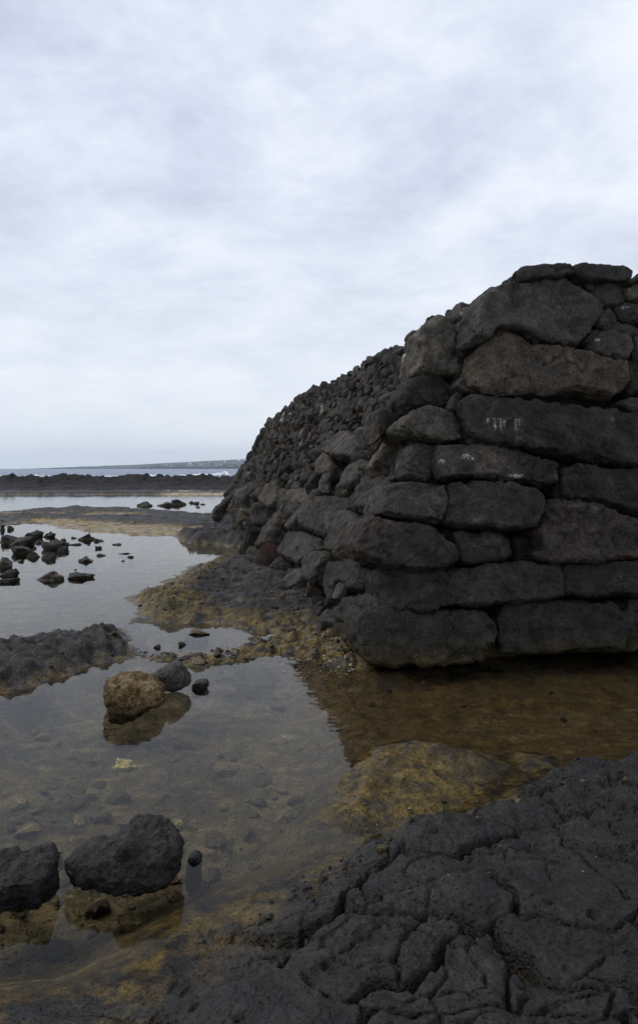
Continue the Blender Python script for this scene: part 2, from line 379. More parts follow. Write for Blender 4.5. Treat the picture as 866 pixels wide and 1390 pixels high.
# surf breaking beyond the reef: low tumbled ridges of foam
def surf():
    V, Fq = [], []
    def crest(x0, x1, yc, hgt, wid, seed):
        n = max(8, int((x1-x0)/.5)); k = 7; base = len(V)
        xs = np.linspace(x0, x1, n)
        nz = fbm2(xs*.35, np.full(n, seed*3.1), 4, seed)
        for i in range(n):
            taper = math.sin(math.pi*(i+.5)/n)**.5
            hh = max(.05, hgt*taper*(.55+.8*nz[i])); yy = yc+3*nz[i]
            for j in range(k):
                a = math.pi*j/(k-1)
                jit = random.uniform(.65, 1.35)
                V.append((xs[i], yy-wid*math.cos(a)*jit*(.4+taper*.6), -.06+1.2*hh*math.sin(a)*jit))
        for i in range(n-1):
            for j in range(k-1):
                a = base+i*k+j
                Fq.append((a, a+k, a+k+1, a+1))
    for (px0, px1, py, hp, s) in [(-60, 30, 648.0, 3.0, 1), (20, 80, 647.5, 3.2, 2), (96, 120, 646.8, 1.8, 13), (140, 170, 646.2, 1.6, 14), (196, 224, 645.5, 2.0, 3), (238, 262, 647.5, 3.2, 4), (255, 285, 644.5, 1.6, 5),
                                  (288, 312, 644.5, 3.4, 6), (305, 345, 647.0, 2.6, 7), (340, 420, 645.5, 3, 8), (160, 176, 648.5, 2.6, 9), (184, 212, 648.0, 1.8, 10), (-200, -70, 649, 2, 11), (262, 300, 648.3, 1.6, 12)]:
        Yd = FPX*H/(py-CY)
        crest((px0-CX)/FPX*Yd, (px1-CX)/FPX*Yd, Yd, hp/FPX*Yd*1.1, 1.5, s)
    o = mesh_np('surf_foam', V, Fq, M_foam)
    return tag(o, 'white surf breaking on the far side of the dark lava reef', 'surf', kind='stuff')
surf()

# ------------------------------------------------------------------ the far reef
def reef():
    xs = np.arange(-66, 26, .16); yv = np.arange(46.4, 100, .26)
    Yg, Xg = np.meshgrid(yv, xs, indexing='ij'); x = Xg.ravel(); y = Yg.ravel()
    prof = sstep(53, 70, y+4*fbm2(x*.15, y*.15, 3, 3))*sstep(99.5, 91, y)
    f1, f2, idw = worley2(x*.5+.3*noise2(x*1.2, y*1.2, 4), y*.4, 12)
    h = .74*prof*(.26+.25*fbm2(x*.12, y*.12, 4, 15)+.95*np.maximum(0, fbm2(x*.55, y*.42, 4, 16))+.55*(idw-.5)*sstep(0, .3, f2-f1)+.32*fbm2(x*1.6, y*1.2, 4, 17))
    # a low apron in front
    h += .24*sstep(46.5, 48.5, y+.6*fbm2(x*.4, y*.4, 3, 18))*(1+.5*fbm2(x*.9, y*.9, 3, 19))+.10*sstep(48, 56, y)
    z = h-.12
    nr, nc = len(yv), len(xs)
    i = (np.arange(nr-1)[:, None]*nc+np.arange(nc-1)[None, :]).ravel()
    Fq = np.stack([i, i+1, i+nc+1, i+nc], 1)
    n = fbm2(x*.8, y*.8, 4, 22)
    col = np.array([.015, .014, .0135])*(1+.5*n)[:, None]
    ap = sstep(.42, .2, z)[:, None]*sstep(-.2, .3, n)[:, None]*.6
    col = col*(1-ap)+np.array([.030, .025, .018])*ap
    sandm = (sstep(-11.0, -9.0, x+1.5*n)*sstep(50.8, 49.6, y+.8*n)*.9)[:, None]
    sand2 = (sstep(-22, -18, x+1.5*n)*sstep(49, 47.8, y+.8*n)*.25)[:, None]
    sm = np.maximum(sandm*.8, sand2*.5)
    col = col*(1-sm)+np.array([.50, .43, .30])*sm
    o = mesh_np('lava_reef', np.stack([x, y, z], 1), Fq, M_far, albedo=np.clip(col, .01, .8), wet=0.0)
    tag(o, 'low jagged black lava reef between the pools and the open sea', 'reef', kind='structure')
reef()

# ------------------------------------------------------------------ the wall
SL = -.208
def left_x(Y, z):
    b = 1.22+.42*sstep(7.2, 11.0, np.asarray(Y, float))
    return 1.70+SL*Y+.07*sstep(8, 16, np.asarray(Y, float))+b*z/3.28
U = np.array([1, .208, 0.])/math.hypot(1, .208)
Wn = np.array([-.208, 1, 0.])/math.hypot(1, .208)         # into the wall
P0 = np.array([.40, 6.22, 0.])
SET = .30
def ray(px, py): return np.array([(px-CX)/FPX, 1.0, (CY-py)/FPX])
def on_front(px, py, push=0.0):
    d = ray(px, py); o = np.array([0, 0, H])
    # (p-P0).Wn = SET*z + push
    t = (SET*H+push-(o-P0)@Wn)/(d@Wn-SET*d[2])
    return o+d*t
def on_left(px, py):
    d = ray(px, py); lo, hi = 5.0, 26.0
    f = lambda t: d[0]*t-float(left_x(t, H+d[2]*t))
    for _ in range(50):
        mid = .5*(lo+hi)
        if f(mid) > 0: hi = mid
        else: lo = mid
    # f>0 near, f<0 far is wall side for px right of the vanishing point
    t = .5*(lo+hi)
    return np.array([d[0]*t, t, H+d[2]*t])
def _chk():
    pass

wall = empty('stone_wall', (2.6, 8.0, 0))
tag(wall, 'massive dry stone wall of stacked black lava blocks and cobbles rising from the pool', 'wall')
WL = np.array([2.6, 8.0, 0])

def catmull(pts, per):
    pts = np.asarray(pts); n = len(pts); out = []
    for i in range(n):
        p0, p1, p2, p3 = pts[i-1], pts[i], pts[(i+1) % n], pts[(i+2) % n]
        for k in range(per):
            t = k/per
            # half way between straight and smooth keeps the corners of cut blocks
            s = .5*((2*p1)+(-p0+p2)*t+(2*p0-5*p1+4*p2-p3)*t*t+(-p0+3*p1-3*p2+p3)*t**3)
            out.append(.4*s+.6*(p1*(1-t)+p2*t))
    return np.array(out)

def remesh_stone(layers, voxel, smooth_it):
    """layers: list of (n,3) rings from back to front -> rounded closed mesh (verts, tris/quads via evaluated mesh)"""
    bm = bmesh.new(); rings = [[bm.verts.new(p) for p in r] for r in layers]
    n = len(rings[0])
    for a, b in zip(rings[:-1], rings[1:]):
        for i in range(n):
            bm.faces.new((a[i], a[(i+1) % n], b[(i+1) % n], b[i]))
    f0 = bm.faces.new(list(reversed(rings[0]))); f1 = bm.faces.new(rings[-1])
    bmesh.ops.triangulate(bm, faces=[f0, f1])
    bmesh.ops.recalc_face_normals(bm, faces=bm.faces)
    me = bpy.data.meshes.new('tmp'); bm.to_mesh(me); bm.free()
    o = bpy.data.objects.new('tmp', me); C.objects.link(o)
    m = o.modifiers.new('r', 'REMESH'); m.mode = 'VOXEL'; m.voxel_size = voxel; m.use_smooth_shade = True
    s = o.modifiers.new('s', 'SMOOTH'); s.iterations = smooth_it; s.factor = .5
    dg = bpy.context.evaluated_depsgraph_get()
    res = bpy.data.meshes.new_from_object(o.evaluated_get(dg))
    bpy.data.objects.remove(o); bpy.data.meshes.remove(me)
    return res

def get_vn(me):
    n = len(me.vertices); v = np.empty(n*3, np.float32); me.vertices.foreach_get('co', v)
    nn = np.empty(n*3, np.float32); me.vertex_normals.foreach_get('vector', nn)
    return v.reshape(-1, 3).astype(float), nn.reshape(-1, 3).astype(float)

def weather(v, nn, seed, amp=1.0, size=1.0):
    q = v/size
    d = .030*fbm3(q*2.2+seed, 3, seed)+.018*fbm3(q*6.5+seed, 3, seed+3)+.0045*fbm3(q*26, 2, seed+5)
    chips = np.maximum(0, fbm3(q*3.4+9*seed, 2, seed+9)-.22)
    d -= .12*chips
    rg = np.abs(fbm3(q*4.2+5*seed, 3, seed+13)); d -= .030*sstep(.10, .0, rg)*sstep(-.1, .3, fbm3(q*1.4+seed, 2, seed+15))
    d += .010*np.sign(fbm3(q*9+seed, 2, seed+17))*sstep(.0, .25, np.abs(fbm3(q*9+seed, 2, seed+17)))
    return v+nn*(d*amp*size)[:, None]

PALE = np.array([.040, .036, .0305]); DARK = np.array([.0235, .0215, .019]); RED = np.array([.055, .032, .025]); TAN = np.array([.078, .059, .039])
def stone_albedo(v, base, seed, guano=None, red=0.0, tan=0.0):
    n1 = fbm3(v*1.6+seed, 4, seed+40); n2 = fbm3(v*5+seed, 3, seed+44)
    br = 1+.28*math.sin(seed*12.9898)
    c = np.asarray(base)*br*(1+.40*n1+.28*n2)[:, None]*np.array([1, 1-.03*math.sin(seed*4.1), 1-.09*math.sin(seed*4.1)])
    if red:
        t = np.clip(sstep(.0, .5, n1+.6*n2+.2)*red, 0, 1)[:, None]; c = c*(1-t)+RED*t
    if tan:
        t = np.clip(sstep(-.2, .4, n1+.4*n2+.2)*tan, 0, 1)[:, None]; c = c*(1-t)+TAN*(1+.3*n2)[:, None]*t
    # pale lichen scuffs
    sp = .8*np.maximum(sstep(.50, .75, fbm3(v*7+31, 3, 90))*.35, sstep(.15, .6, fbm3(v*2.3+11, 4, 91))*sstep(.0, .3, fbm3(v*18+7, 3, 92))*.30)[:, None]
    c = c*(1-sp)+np.array([.12, .115, .10])*sp
    # darker towards the foot of the wall, with a damp greener band lowest
    ft = (sstep(1.5, .5, v[:, 2]+.25*n1)*.30)[:, None]; c = c*(1-ft)+np.array([.019, .018, .016])*ft
    ft = (sstep(.38, .0, v[:, 2]+.06*n2)*.5)[:, None]
    c = c*(1-ft)+np.array([.022, .022, .019])*ft
    al = (sstep(.26, .03, v[:, 2]+.10*n1+.04*n2)*.8)[:, None]; c = c*(1-al)+np.array([.040, .030, .010])*(1+.6*n2)[:, None]*al
    if guano is not None:
        c = c*(1-guano[:, None])+np.array([.62, .62, .60])*guano[:, None]
    return np.clip(c, .01, .8)

def project(v):
    return CX+FPX*v[:, 0]/v[:, 1], CY-FPX*(v[:, 2]-H)/v[:, 1]

stone_count = 0
def place_mesh(me, v, base, name='facing_stone', mat=None, parent=None, label=None, wet=0.0):
    """finish: origin at the centroid, parented to the wall"""
    c = v.mean(0)
    me.vertices.foreach_set('co', (v-c).astype(np.float32).ravel()); me.update()
    o = bpy.data.objects.new(name, me); C.objects.link(o); me.name = name
    me.materials.clear(); me.materials.append(mat or M_stone)
    me.polygons.foreach_set('use_smooth', np.ones(len(me.polygons), bool))
    if parent is not None:
        o.parent = parent; o.location = c-np.array(parent.location)
    else:
        o.location = c
    if label: o['label'] = label
    return o

def block(pxs, face='F', depth=.6, push=0.0, base=DARK, red=0.0, tan=0.0, seed=None, label=None, guano=None, grow=1.01, bulge=.05, name='facing_stone', tilt=None, amp=1.0):
    global stone_count
    stone_count += 1; seed = seed or stone_count*7+1
    r = random.Random(seed)
    if face == 'F': pts = np.array([on_front(*p, push=push) for p in pxs]); nrm = -Wn+np.array([0, 0, -SET*0+.12]); nrm = nrm/np.linalg.norm(nrm)
    else:
        pts = np.array([on_left(*p) for p in pxs]); nrm = np.array([-1, SL, .42]); nrm = nrm/np.linalg.norm(nrm)
    c = pts.mean(0)
    pts = c+(pts-c)*(grow if face == 'F' else grow-.10)
    pts = catmull(pts, 5)
    ext = pts.max(0)-pts.min(0); size = float(np.median(np.sort(ext)))
    up = np.array([0, 0, 1.]); a1 = np.cross(up, nrm); a1 /= np.linalg.norm(a1); a2 = np.cross(nrm, a1)
    A = (pts-c)@a1; B = (pts-c)@a2
    ta, tb = (r.uniform(-.13, .13), r.uniform(-.05, .22)) if tilt is None else tilt
    minhalf = .5*min(A.max()-A.min(), B.max()-B.min())
    RES = (pts-c)@nrm
    def ring(inset, n0, tl=0.0):
        # true-ish inset: move toward the long axis, not only the centre
        k = np.clip(inset/max(minhalf, .02), 0, .8)
        L1 = (A.max()-A.min())/2; L2 = (B.max()-B.min())/2
        ka = 1-inset/max(L1, inset*1.2, .02); kb = 1-inset/max(L2, inset*1.2, .02)
        return c+np.outer(A*ka, a1)+np.outer(B*kb, a2)+np.outer(n0+RES-tl*(A*ta+B*tb), nrm)
    b = min(.060, minhalf*.32)
    layers = [ring(b*1.6, -depth), ring(.3*b, -depth*.75), ring(0, -depth*.35), ring(0, bulge-b*1.0, .3), ring(b*.30, bulge-b*.22, .8), ring(b*.8, bulge+.01, 1)]
    vox = max(.013, c[1]*.0021)
    me = remesh_stone(layers, vox, 2)
    v, nn = get_vn(me)
    v = weather(v, nn, seed, amp*min(1.0, .45+minhalf*1.6), 1.0)
    gmask = None
    if guano is not None:
        px, py = project(v); gmask = guano(px, py, v)
    attrs(me, stone_albedo(v, base, seed, gmask, red, tan), 0.0)
    return place_mesh(me, v, base, name, M_stone, wall, label)

# guano on the long block: a splashed line with drips
def g_drip(px, py, v):
    n = fbm2(px*.16, py*.05, 3, 5)*.5+.5; m = fbm2(px*.35, py*.3, 3, 6)
    top = sstep(566, 569, py)*sstep(576, 571, py)*sstep(655, 660, px)*sstep(713, 706, px)*sstep(-.15, .2, m)
    drip = 0
    for cx, l in ((662, 573), (672, 584), (680, 582), (684, 579), (700, 583), (705, 577)):
        drip = np.maximum(drip, sstep(1.3, .3, np.abs(px-cx-.15*(py-568)*noise2(px*0+cx, py*0, 3)))*sstep(567, 569, py)*sstep(l+2, l-2, py))
    fr = (v[:, 1] < 9)
    return np.clip(np.maximum(top*.18*sstep(-.2,.35,fbm2(px*.9, py*.9, 2, 8)), drip*.30), 0, 1)*fr
def g_spots(spots):
    def f(px, py, v):
        o = 0
        for cx, cy, rx, ry in spots:
            d = np.hypot((px-cx)/rx, (py-cy)/ry)+.6*fbm2(px*.3, py*.3, 3, int(cx))
            o = np.maximum(o, sstep(1.0, .4, d)*.45*sstep(-.35, .25, fbm2(px*.8, py*.8, 2, 9)))
        return o
    return f

# ---- front face, traced course by course (photo pixels laid onto the sloping face)
front = [
 dict(pxs=[(704,372),(707,362),(740,358),(772,358),(777,364),(775,376),(740,379),(712,381)], depth=.8, name='capstone', label='flat slab lying on the top left of the wall', push=-.05),
 dict(pxs=[(777,361),(800,358),(842,359),(858,367),(858,379),(830,382),(793,382),(779,376)], depth=.8, name='capstone', label='flat slab on top with a crust of pale lichen', push=-.05),
 dict(pxs=[(860,374),(875,370),(915,372),(920,384),(866,386)], depth=.6),
 dict(pxs=[(636,462),(640,436),(649,411),(672,386),(692,380),(704,385),(725,378),(757,373),(777,380),(822,411),(815,430),(796,458),(777,469),(732,459),(692,446),(667,450),(650,470)], depth=1.0, base=PALE, push=-.06, tilt=(.10,.10), label='big angular boulder at the top corner'),
 dict(pxs=[(644,500),(650,474),(667,456),(682,449),(712,458),(752,467),(813,483),(848,491),(852,516),(836,536),(805,531),(777,527),(752,535),(692,537),(657,533),(645,522)], depth=.9, base=PALE*.85, tan=.42, tilt=(-.03,-.10), label='brownish boulder with a rust tinted face'),
 dict(pxs=[(629,544),(639,534),(682,539),(742,546),(782,549),(833,556),(905,566),(905,642),(823,626),(752,615),(702,608),(647,602),(637,588),(630,562)], depth=.9, base=DARK*1.1, guano=g_drip, tilt=(0,.06), label='long dark block with a white drip stain'),
 dict(pxs=[(590,622),(596,603),(640,599),(672,602),(712,612),(757,629),(754,656),(730,661),(710,654),(646,647),(594,650)], depth=.8, tan=.25, guano=g_spots([(600,625,7,3),(633,619,7,5),(640,624,6,3),(700,646,14,3)]), tilt=(0,.12), label='block with small white splashes on its face'),
 dict(pxs=[(757,658),(765,638),(782,629),(828,633),(905,642),(905,707),(848,693),(812,682),(762,678)], depth=.8, tilt=(0,.10)),
 dict(pxs=[(513,697),(521,660),(536,654),(570,656),(606,657),(604,690),(602,712),(581,709),(545,704)], depth=.7, push=-.02, base=DARK*1.25),
 dict(pxs=[(605,690),(608,662),(621,653),(660,652),(692,654),(727,663),(740,681),(735,704),(722,717),(682,720),(631,716),(604,712)], depth=.7, push=-.05, base=PALE, label='smooth rounded grey block'),
 dict(pxs=[(732,748),(727,721),(740,691),(752,678),(813,685),(858,701),(890,716),(890,757),(833,761),(782,765),(737,766),(717,752)], depth=.8, base=DARK, red=.45, push=-.04, tilt=(.03,-.04), label='pitted reddish boulder'),
 dict(pxs=[(482,738),(490,718),(506,699),(551,709),(591,717),(616,738),(620,757),(606,770),(556,777),(521,768),(495,757)], depth=.8, base=PALE, red=.45, push=-.10, tilt=(.05,.18), label='sloping boulder with a reddish upper face'),
 dict(pxs=[(611,721),(631,717),(682,722),(694,741),(689,761),(631,767),(620,757),(617,736)], depth=.6, push=.02),
 dict(pxs=[(696,730),(716,726),(722,742),(716,762),(697,762)], depth=.5, push=.20),
 dict(pxs=[(512,776),(531,769),(581,774),(641,769),(712,761),(757,768),(765,786),(760,810),(702,819),(631,826),(561,836),(528,831),(521,811)], depth=.8, push=-.03, tilt=(0,.08), label='long flat block in the second course from the water'),
 dict(pxs=[(765,771),(793,764),(866,760),(915,760),(915,812),(782,811),(766,802)], depth=.8, push=-.0),
 dict(pxs=[(489,842),(500,827),(541,824),(581,833),(641,827),(667,834),(677,852),(674,872),(655,888),(650,902),(581,908),(521,906),(497,896),(488,860)], depth=.8, push=-.06, tilt=(0,.06), label='rounded base block at the corner'),
 dict(pxs=[(677,847),(689,822),(732,817),(828,817),(842,842),(842,868),(835,884),(712,888),(682,884)], depth=.8, push=.0),
 dict(pxs=[(838,838),(858,815),(935,810),(935,890),(850,886)], depth=.8, push=.0),
 dict(pxs=[(640,888),(668,876),(700,884),(760,880),(800,888),(795,912),(700,916),(650,912)], depth=.8, push=.14, bulge=.02, base=DARK*.7),
 dict(pxs=[(790,886),(830,878),(880,882),(950,884),(950,915),(800,912)], depth=.8, push=.18, bulge=.02, base=DARK*.7),
 # rubble at the upper right
 dict(pxs=[(802,386),(820,383),(843,385),(848,410),(830,420),(806,415),(798,398)], depth=.4, push=.05),
 dict(pxs=[(787,384),(802,380),(806,396),(796,396)], depth=.3, push=.05),
 dict(pxs=[(846,392),(858,384),(880,386),(886,408),(852,411)], depth=.4, push=.0, base=PALE),
 dict(pxs=[(836,414),(860,408),(890,412),(890,440),(845,440),(834,428)], depth=.4, push=.0, guano=g_spots([(848,417,5,3)])),
 dict(pxs=[(812,424),(826,419),(834,430),(832,443),(812,445),(806,438)], depth=.4, push=.03),
 dict(pxs=[(818,442),(834,435),(858,442),(862,455),(840,459),(822,453)], depth=.4, push=.0, base=PALE),
 dict(pxs=[(802,466),(815,451),(835,449),(853,456),(858,474),(848,488),(820,485),(806,478)], depth=.4, push=-.03, base=PALE*.9, guano=g_spots([(811,461,4,3)])),
 dict(pxs=[(786,466),(800,450),(812,444),(815,452),(802,470)], depth=.4, push=.06),
 dict(pxs=[(856,458),(866,444),(895,446),(895,490),(862,490)], depth=.4, push=.0),
 dict(pxs=[(840,494),(870,488),(905,492),(905,535),(855,538),(848,520)], depth=.5, push=.04),
 dict(pxs=[(836,550),(850,541),(872,540),(905,548),(905,564),(860,560)], depth=.4, push=.0),
 # beyond the right edge of the photograph the same courses go on
 dict(pxs=[(890,372),(1010,376),(1010,440),(895,440)], depth=.6),
 dict(pxs=[(898,444),(1000,446),(1005,548),(905,548)], depth=.6),
 dict(pxs=[(908,566),(1090,586),(1090,665),(908,644)], depth=.8),
 dict(pxs=[(908,648),(1040,668),(1040,720),(908,708)], depth=.8),
 dict(pxs=[(896,718),(1060,726),(1060,762),(896,757)], depth=.8),
 dict(pxs=[(920,764),(1080,766),(1080,812),(920,812)], depth=.8),
 dict(pxs=[(940,816),(1110,816),(1110,885),(940,880)], depth=.8),
]
for k in front: block(face='F', **k)

# ---- left face, the larger boulders
leftb = [
 dict(pxs=[(560,508),(562,476),(570,450),(585,434),(597,427),(621,433),(640,442),(636,466),(628,507),(596,512)], face='F', push=.42, depth=.6, base=PALE*1.25, seed=140, tilt=(.25,.1), label='tall upright boulder below the top of the wall'),
 dict(pxs=[(620,433),(620,413),(646,410),(652,423),(646,438)], face='F', push=.35, depth=.4, base=PALE, tilt=(.2,.1), guano=g_spots([(634,420,7,6),(628,425,5,5)]), label='small block spattered with white'),
 dict(pxs=[(538,541),(543,524),(566,511),(601,508),(618,526),(608,549),(581,553),(551,561)], face='F', push=.30, depth=.6, base=DARK*1.1, tilt=(.35,.1)),
 dict(pxs=[(534,582),(549,567),(570,554),(591,551),(626,562),(632,592),(600,600),(546,592)], face='F', push=.12, depth=.7, base=PALE*1.1, tilt=(.30,.10), tan=.15),
 dict(pxs=[(541,647),(550,610),(564,599),(592,606),(589,644),(571,657)], depth=.5, base=PALE*.9, face='F', push=.10, tilt=(.35,.1)),
 dict(pxs=[(501,647),(503,610),(520,596),(536,585),(553,598),(541,630),(515,652)], depth=.5, base=PALE, tan=1.0, bulge=.06, label='tan brown slab leaning in the left face'),
 dict(pxs=[(484,702),(493,662),(531,638),(541,653),(522,665),(512,698)], depth=.5, base=PALE*.9, bulge=.08),
 dict(pxs=[(614,524),(625,511),(641,520),(642,536),(620,532)], face='F', push=.22, depth=.4, tilt=(.2,.1), guano=g_spots([(629,506,3,4)])),
 dict(pxs=[(606,556),(618,531),(628,534),(626,556),(614,560)], face='F', push=.2, depth=.4, tilt=(.2,.1)),
 dict(pxs=[(504,604),(505,560),(526,554),(543,565),(524,588)], face='F', push=.42, depth=.4, red=.8, tilt=(.5,.1)),
 dict(pxs=[(422,722),(429,694),(443,676),(474,674),(486,690),(462,694),(452,708),(458,733),(444,735)], depth=.5, base=PALE, bulge=.12),
 dict(pxs=[(453,698),(484,692),(488,718),(462,740),(452,728)], depth=.5, base=PALE*.9, bulge=.10),
 dict(pxs=[(457,754),(462,725),(482,709),(492,742),(486,754),(467,760)], depth=.5, base=PALE, bulge=.14),
 dict(pxs=[(397,723),(407,694),(418,682),(430,684),(419,714),(408,727)], depth=.5, base=PALE*.95, bulge=.14),
 dict(pxs=[(348,744),(352,714),(373,693),(395,693),(399,708),(385,751),(362,754)], depth=.6, base=PALE*.9, tan=.35, bulge=.14),
 dict(pxs=[(386,758),(401,723),(429,723),(452,742),(432,754),(412,772)], depth=.6, base=PALE*.9, bulge=.10),
 dict(pxs=[(414,782),(418,755),(440,747),(454,752),(451,767),(432,796),(418,792)], depth=.6, base=PALE*.95, bulge=.10),
 dict(pxs=[(436,796),(446,762),(488,757),(511,766),(511,798),(488,806),(467,790),(450,827)], depth=.6, base=DARK*1.2, bulge=.08),
 dict(pxs=[(457,831),(481,810),(517,803),(524,826),(497,848),(460,851)], depth=.5, base=DARK*1.2, bulge=.06),
 dict(pxs=[(353,678),(363,655),(378,651),(386,683),(374,695),(356,685)], depth=.5, base=PALE*.9, tan=.45, bulge=.10),
 dict(pxs=[(393,689),(398,666),(437,661),(441,677),(412,689)], depth=.5, base=PALE, tan=.75, bulge=.08),
 dict(pxs=[(374,692),(379,662),(396,665),(394,692)], depth=.4, base=PALE*.9, bulge=.08),
 dict(pxs=[(449,616),(474,585),(489,593),(496,618),(457,626)], depth=.4, base=PALE*.9, tan=.2, bulge=.12),
 dict(pxs=[(426,646),(428,620),(448,608),(456,630),(450,648)], depth=.4, base=PALE, tan=.6, bulge=.05),
 dict(pxs=[(458,662),(466,630),(500,624),(502,650),(484,664)], depth=.4, base=PALE*.8, bulge=.06),
 dict(pxs=[(452,852),(472,844),(490,850),(488,872),(460,874)], depth=.4, base=DARK, bulge=.06),
]
for k in leftb:
    f = k.pop('face', 'L'); k['base'] = np.asarray(k.get('base', DARK))*1.2; block(face=f, **k)  # base colours lightened here to imitate sunlight from the left

# ---- cobbles that fill the rest of the left face, the crown and the far end
def face_pt(s, t):
    """s = distance along (Y), t = distance up the sloping face; beyond the edge it runs flat over the top"""
    T = 3.62
    z = np.minimum(t, T)/T*3.28*(1-.10*sstep(18, 23.5, s))
    x = left_x(s, z)
    over = np.maximum(0, t-T)
    return np.stack([x+over*.98, s+over*.2, z-.15*over*0], -1)

traced_poly_px = [k['pxs'] for k in leftb]+[k['pxs'] for k in front]
def in_traced(p3):
    px = CX+FPX*p3[0]/p3[1]; py = CY-FPX*(p3[2]-H)/p3[1]
    for pl in traced_poly_px:
        ins = False
        for i in range(len(pl)):
            ax, ay = pl[i]; bx, by = pl[i-1]
            if (ay > py) != (by > py) and px < (bx-ax)*(py-ay)/(by-ay)+ax: ins = not ins
        if ins: return True
    return False

def radius(s, t):
    if t < 1.2: r = .30
    elif t < 1.9: r = .21
    else: r = .135
    return r*(1+.12*min(1, max(0, (s-8)/12)))

def sites():
    pts = []; grid = {}
    cell = .3
    rr = random.Random(5)
    for it in range(42000):
        s = rr.uniform(7.0, 23.4); t = rr.uniform(-.05, 4.5)
        r = radius(s, t)*rr.choice((.5, .62, .8, .95, 1, 1.15, 1.4, 1.8))
        gi, gj = int(s/cell), int(t/cell); ok = True
        for a in range(gi-4, gi+5):
            for b in range(gj-4, gj+5):
                for (s2, t2, r2) in grid.get((a, b), ()):
                    if (s-s2)**2+((t-t2)*1.1)**2 < (.80*(r+r2))**2: ok = False; break
                if not ok: break
            if not ok: break
        if not ok: continue
        grid.setdefault((gi, gj), []).append((s, t, r)); pts.append((s, t, r))
    return np.array(pts)
SP = sites()

def cobble_mesh(i, nth=26, nph=9):
    s, t, r = SP[i]; rr = random.Random(i*13+3)
    d = SP[:, :2]-SP[i, :2]; dist2 = (d**2).sum(1); near = (dist2 < (3.2*r+.5)**2) & (dist2 > 1e-9)
    dn = d[near]; rn = SP[near, 2]; d2 = dist2[near]
    th = np.linspace(0, 2*np.pi, nth, endpoint=False); dirs = np.stack([np.cos(th), np.sin(th)], 1)
    dot = dirs@dn.T
    lim = (d2+r*r-rn*rn)/2
    with np.errstate(divide='ignore', invalid='ignore'):
        rad = np.where(dot > 1e-6, lim/dot, 9)
    R = np.minimum(rad.min(1) if rad.size else 9, 1.75*r)
    R = R*1.03
    R = R*.94
    # local frame on the wall
    c = face_pt(np.array([s]), np.array([t]))[0]
    e = 1e-2
    ds = face_pt(np.array([s+e]), np.array([t]))[0]-c; dt = face_pt(np.array([s]), np.array([t+e]))[0]-c
    ds /= np.linalg.norm(ds); dt /= np.linalg.norm(dt); nrm = np.cross(dt, ds); nrm /= np.linalg.norm(nrm)
    if nrm[0] > 0 and t < 3.6: nrm = -nrm
    if t >= 3.6 and nrm[2] < 0: nrm = -nrm
    dome = r*rr.uniform(.45, .95); push = rr.uniform(-.05, .07)*r/.15
    pw = rr.uniform(.45, .75)
    tl = (rr.uniform(-.35, .35), rr.uniform(-.35, .35))
    rows = []
    for k in range(nph):
        ph = -.5*np.pi*.6+(.5*np.pi*1.6)*k/(nph-1)
        cr = max(0.0, math.cos(ph))**pw; hz = math.sin(ph)
        hz = math.copysign(abs(hz)**.8, hz)
        q = c+np.outer(R*cr*np.cos(th), ds)+np.outer(R*cr*np.sin(th), dt)
        off = dome*hz+push+R*cr*(tl[0]*np.cos(th)+tl[1]*np.sin(th))*.5
        rows.append(q+np.outer(off, nrm))
    V = np.concatenate(rows+[rows[-1].mean(0, keepdims=True)])
    Fq = []
    for k in range(nph-1):
        for j in range(nth):
            a = k*nth+j; b = k*nth+(j+1) % nth
            Fq.append((a, b, b+nth, a+nth))
    top = len(V)-1; k = nph-1
    # quads that meet in the crown point (every second pair) keep the mesh all-quad
    for j in range(0, nth, 2):
        Fq.append((k*nth+j, k*nth+(j+1) % nth, k*nth+(j+2) % nth, top))
    loc = (V-c)/r
    for q in range(11):
        n3 = np.array([rr.gauss(0, 1), rr.gauss(0, 1), rr.gauss(0, 1)])+nrm*.9; n3 /= np.linalg.norm(n3)
        lim = rr.uniform(.36, .78); loc = loc-np.outer(np.maximum(0, loc@n3-lim)*.92, n3)
    V = loc*r+c
    out = V-c
    ln = np.linalg.norm(out, axis=1, keepdims=True)+1e-6
    dd = r*(.20*fbm3(V/r*.8+i, 2, i % 50)+.13*fbm3(V/r*2.2, 3, 3))+.012*fbm3(V*14, 3, 6)
    V = V+out/ln*dd[:, None]
    nv = len(V)
    base = DARK*rr.uniform(.9, 2.4)
    if rr.random() < .05: base = RED*rr.uniform(.4, .65)
    elif rr.random() < .12: base = TAN*rr.uniform(.4, .75)
    col = base*(1+.4*fbm3(V*5, 3, 8))[:, None]
    ft = (sstep(.45, .0, V[:, 2])*.5)[:, None]; col = col*(1-ft)+np.array([.022, .022, .019])*ft
    if rr.random() < .035:
        gm = (sstep(.1, .45, fbm3(V*9+i, 2, 19))*sstep(0, r*.6, (V-c)@nrm)*.6)[:, None]; col = col*(1-gm)+np.array([.5, .5, .47])*gm
    return V, np.array(Fq), np.clip(col, .01, .8), c, nrm

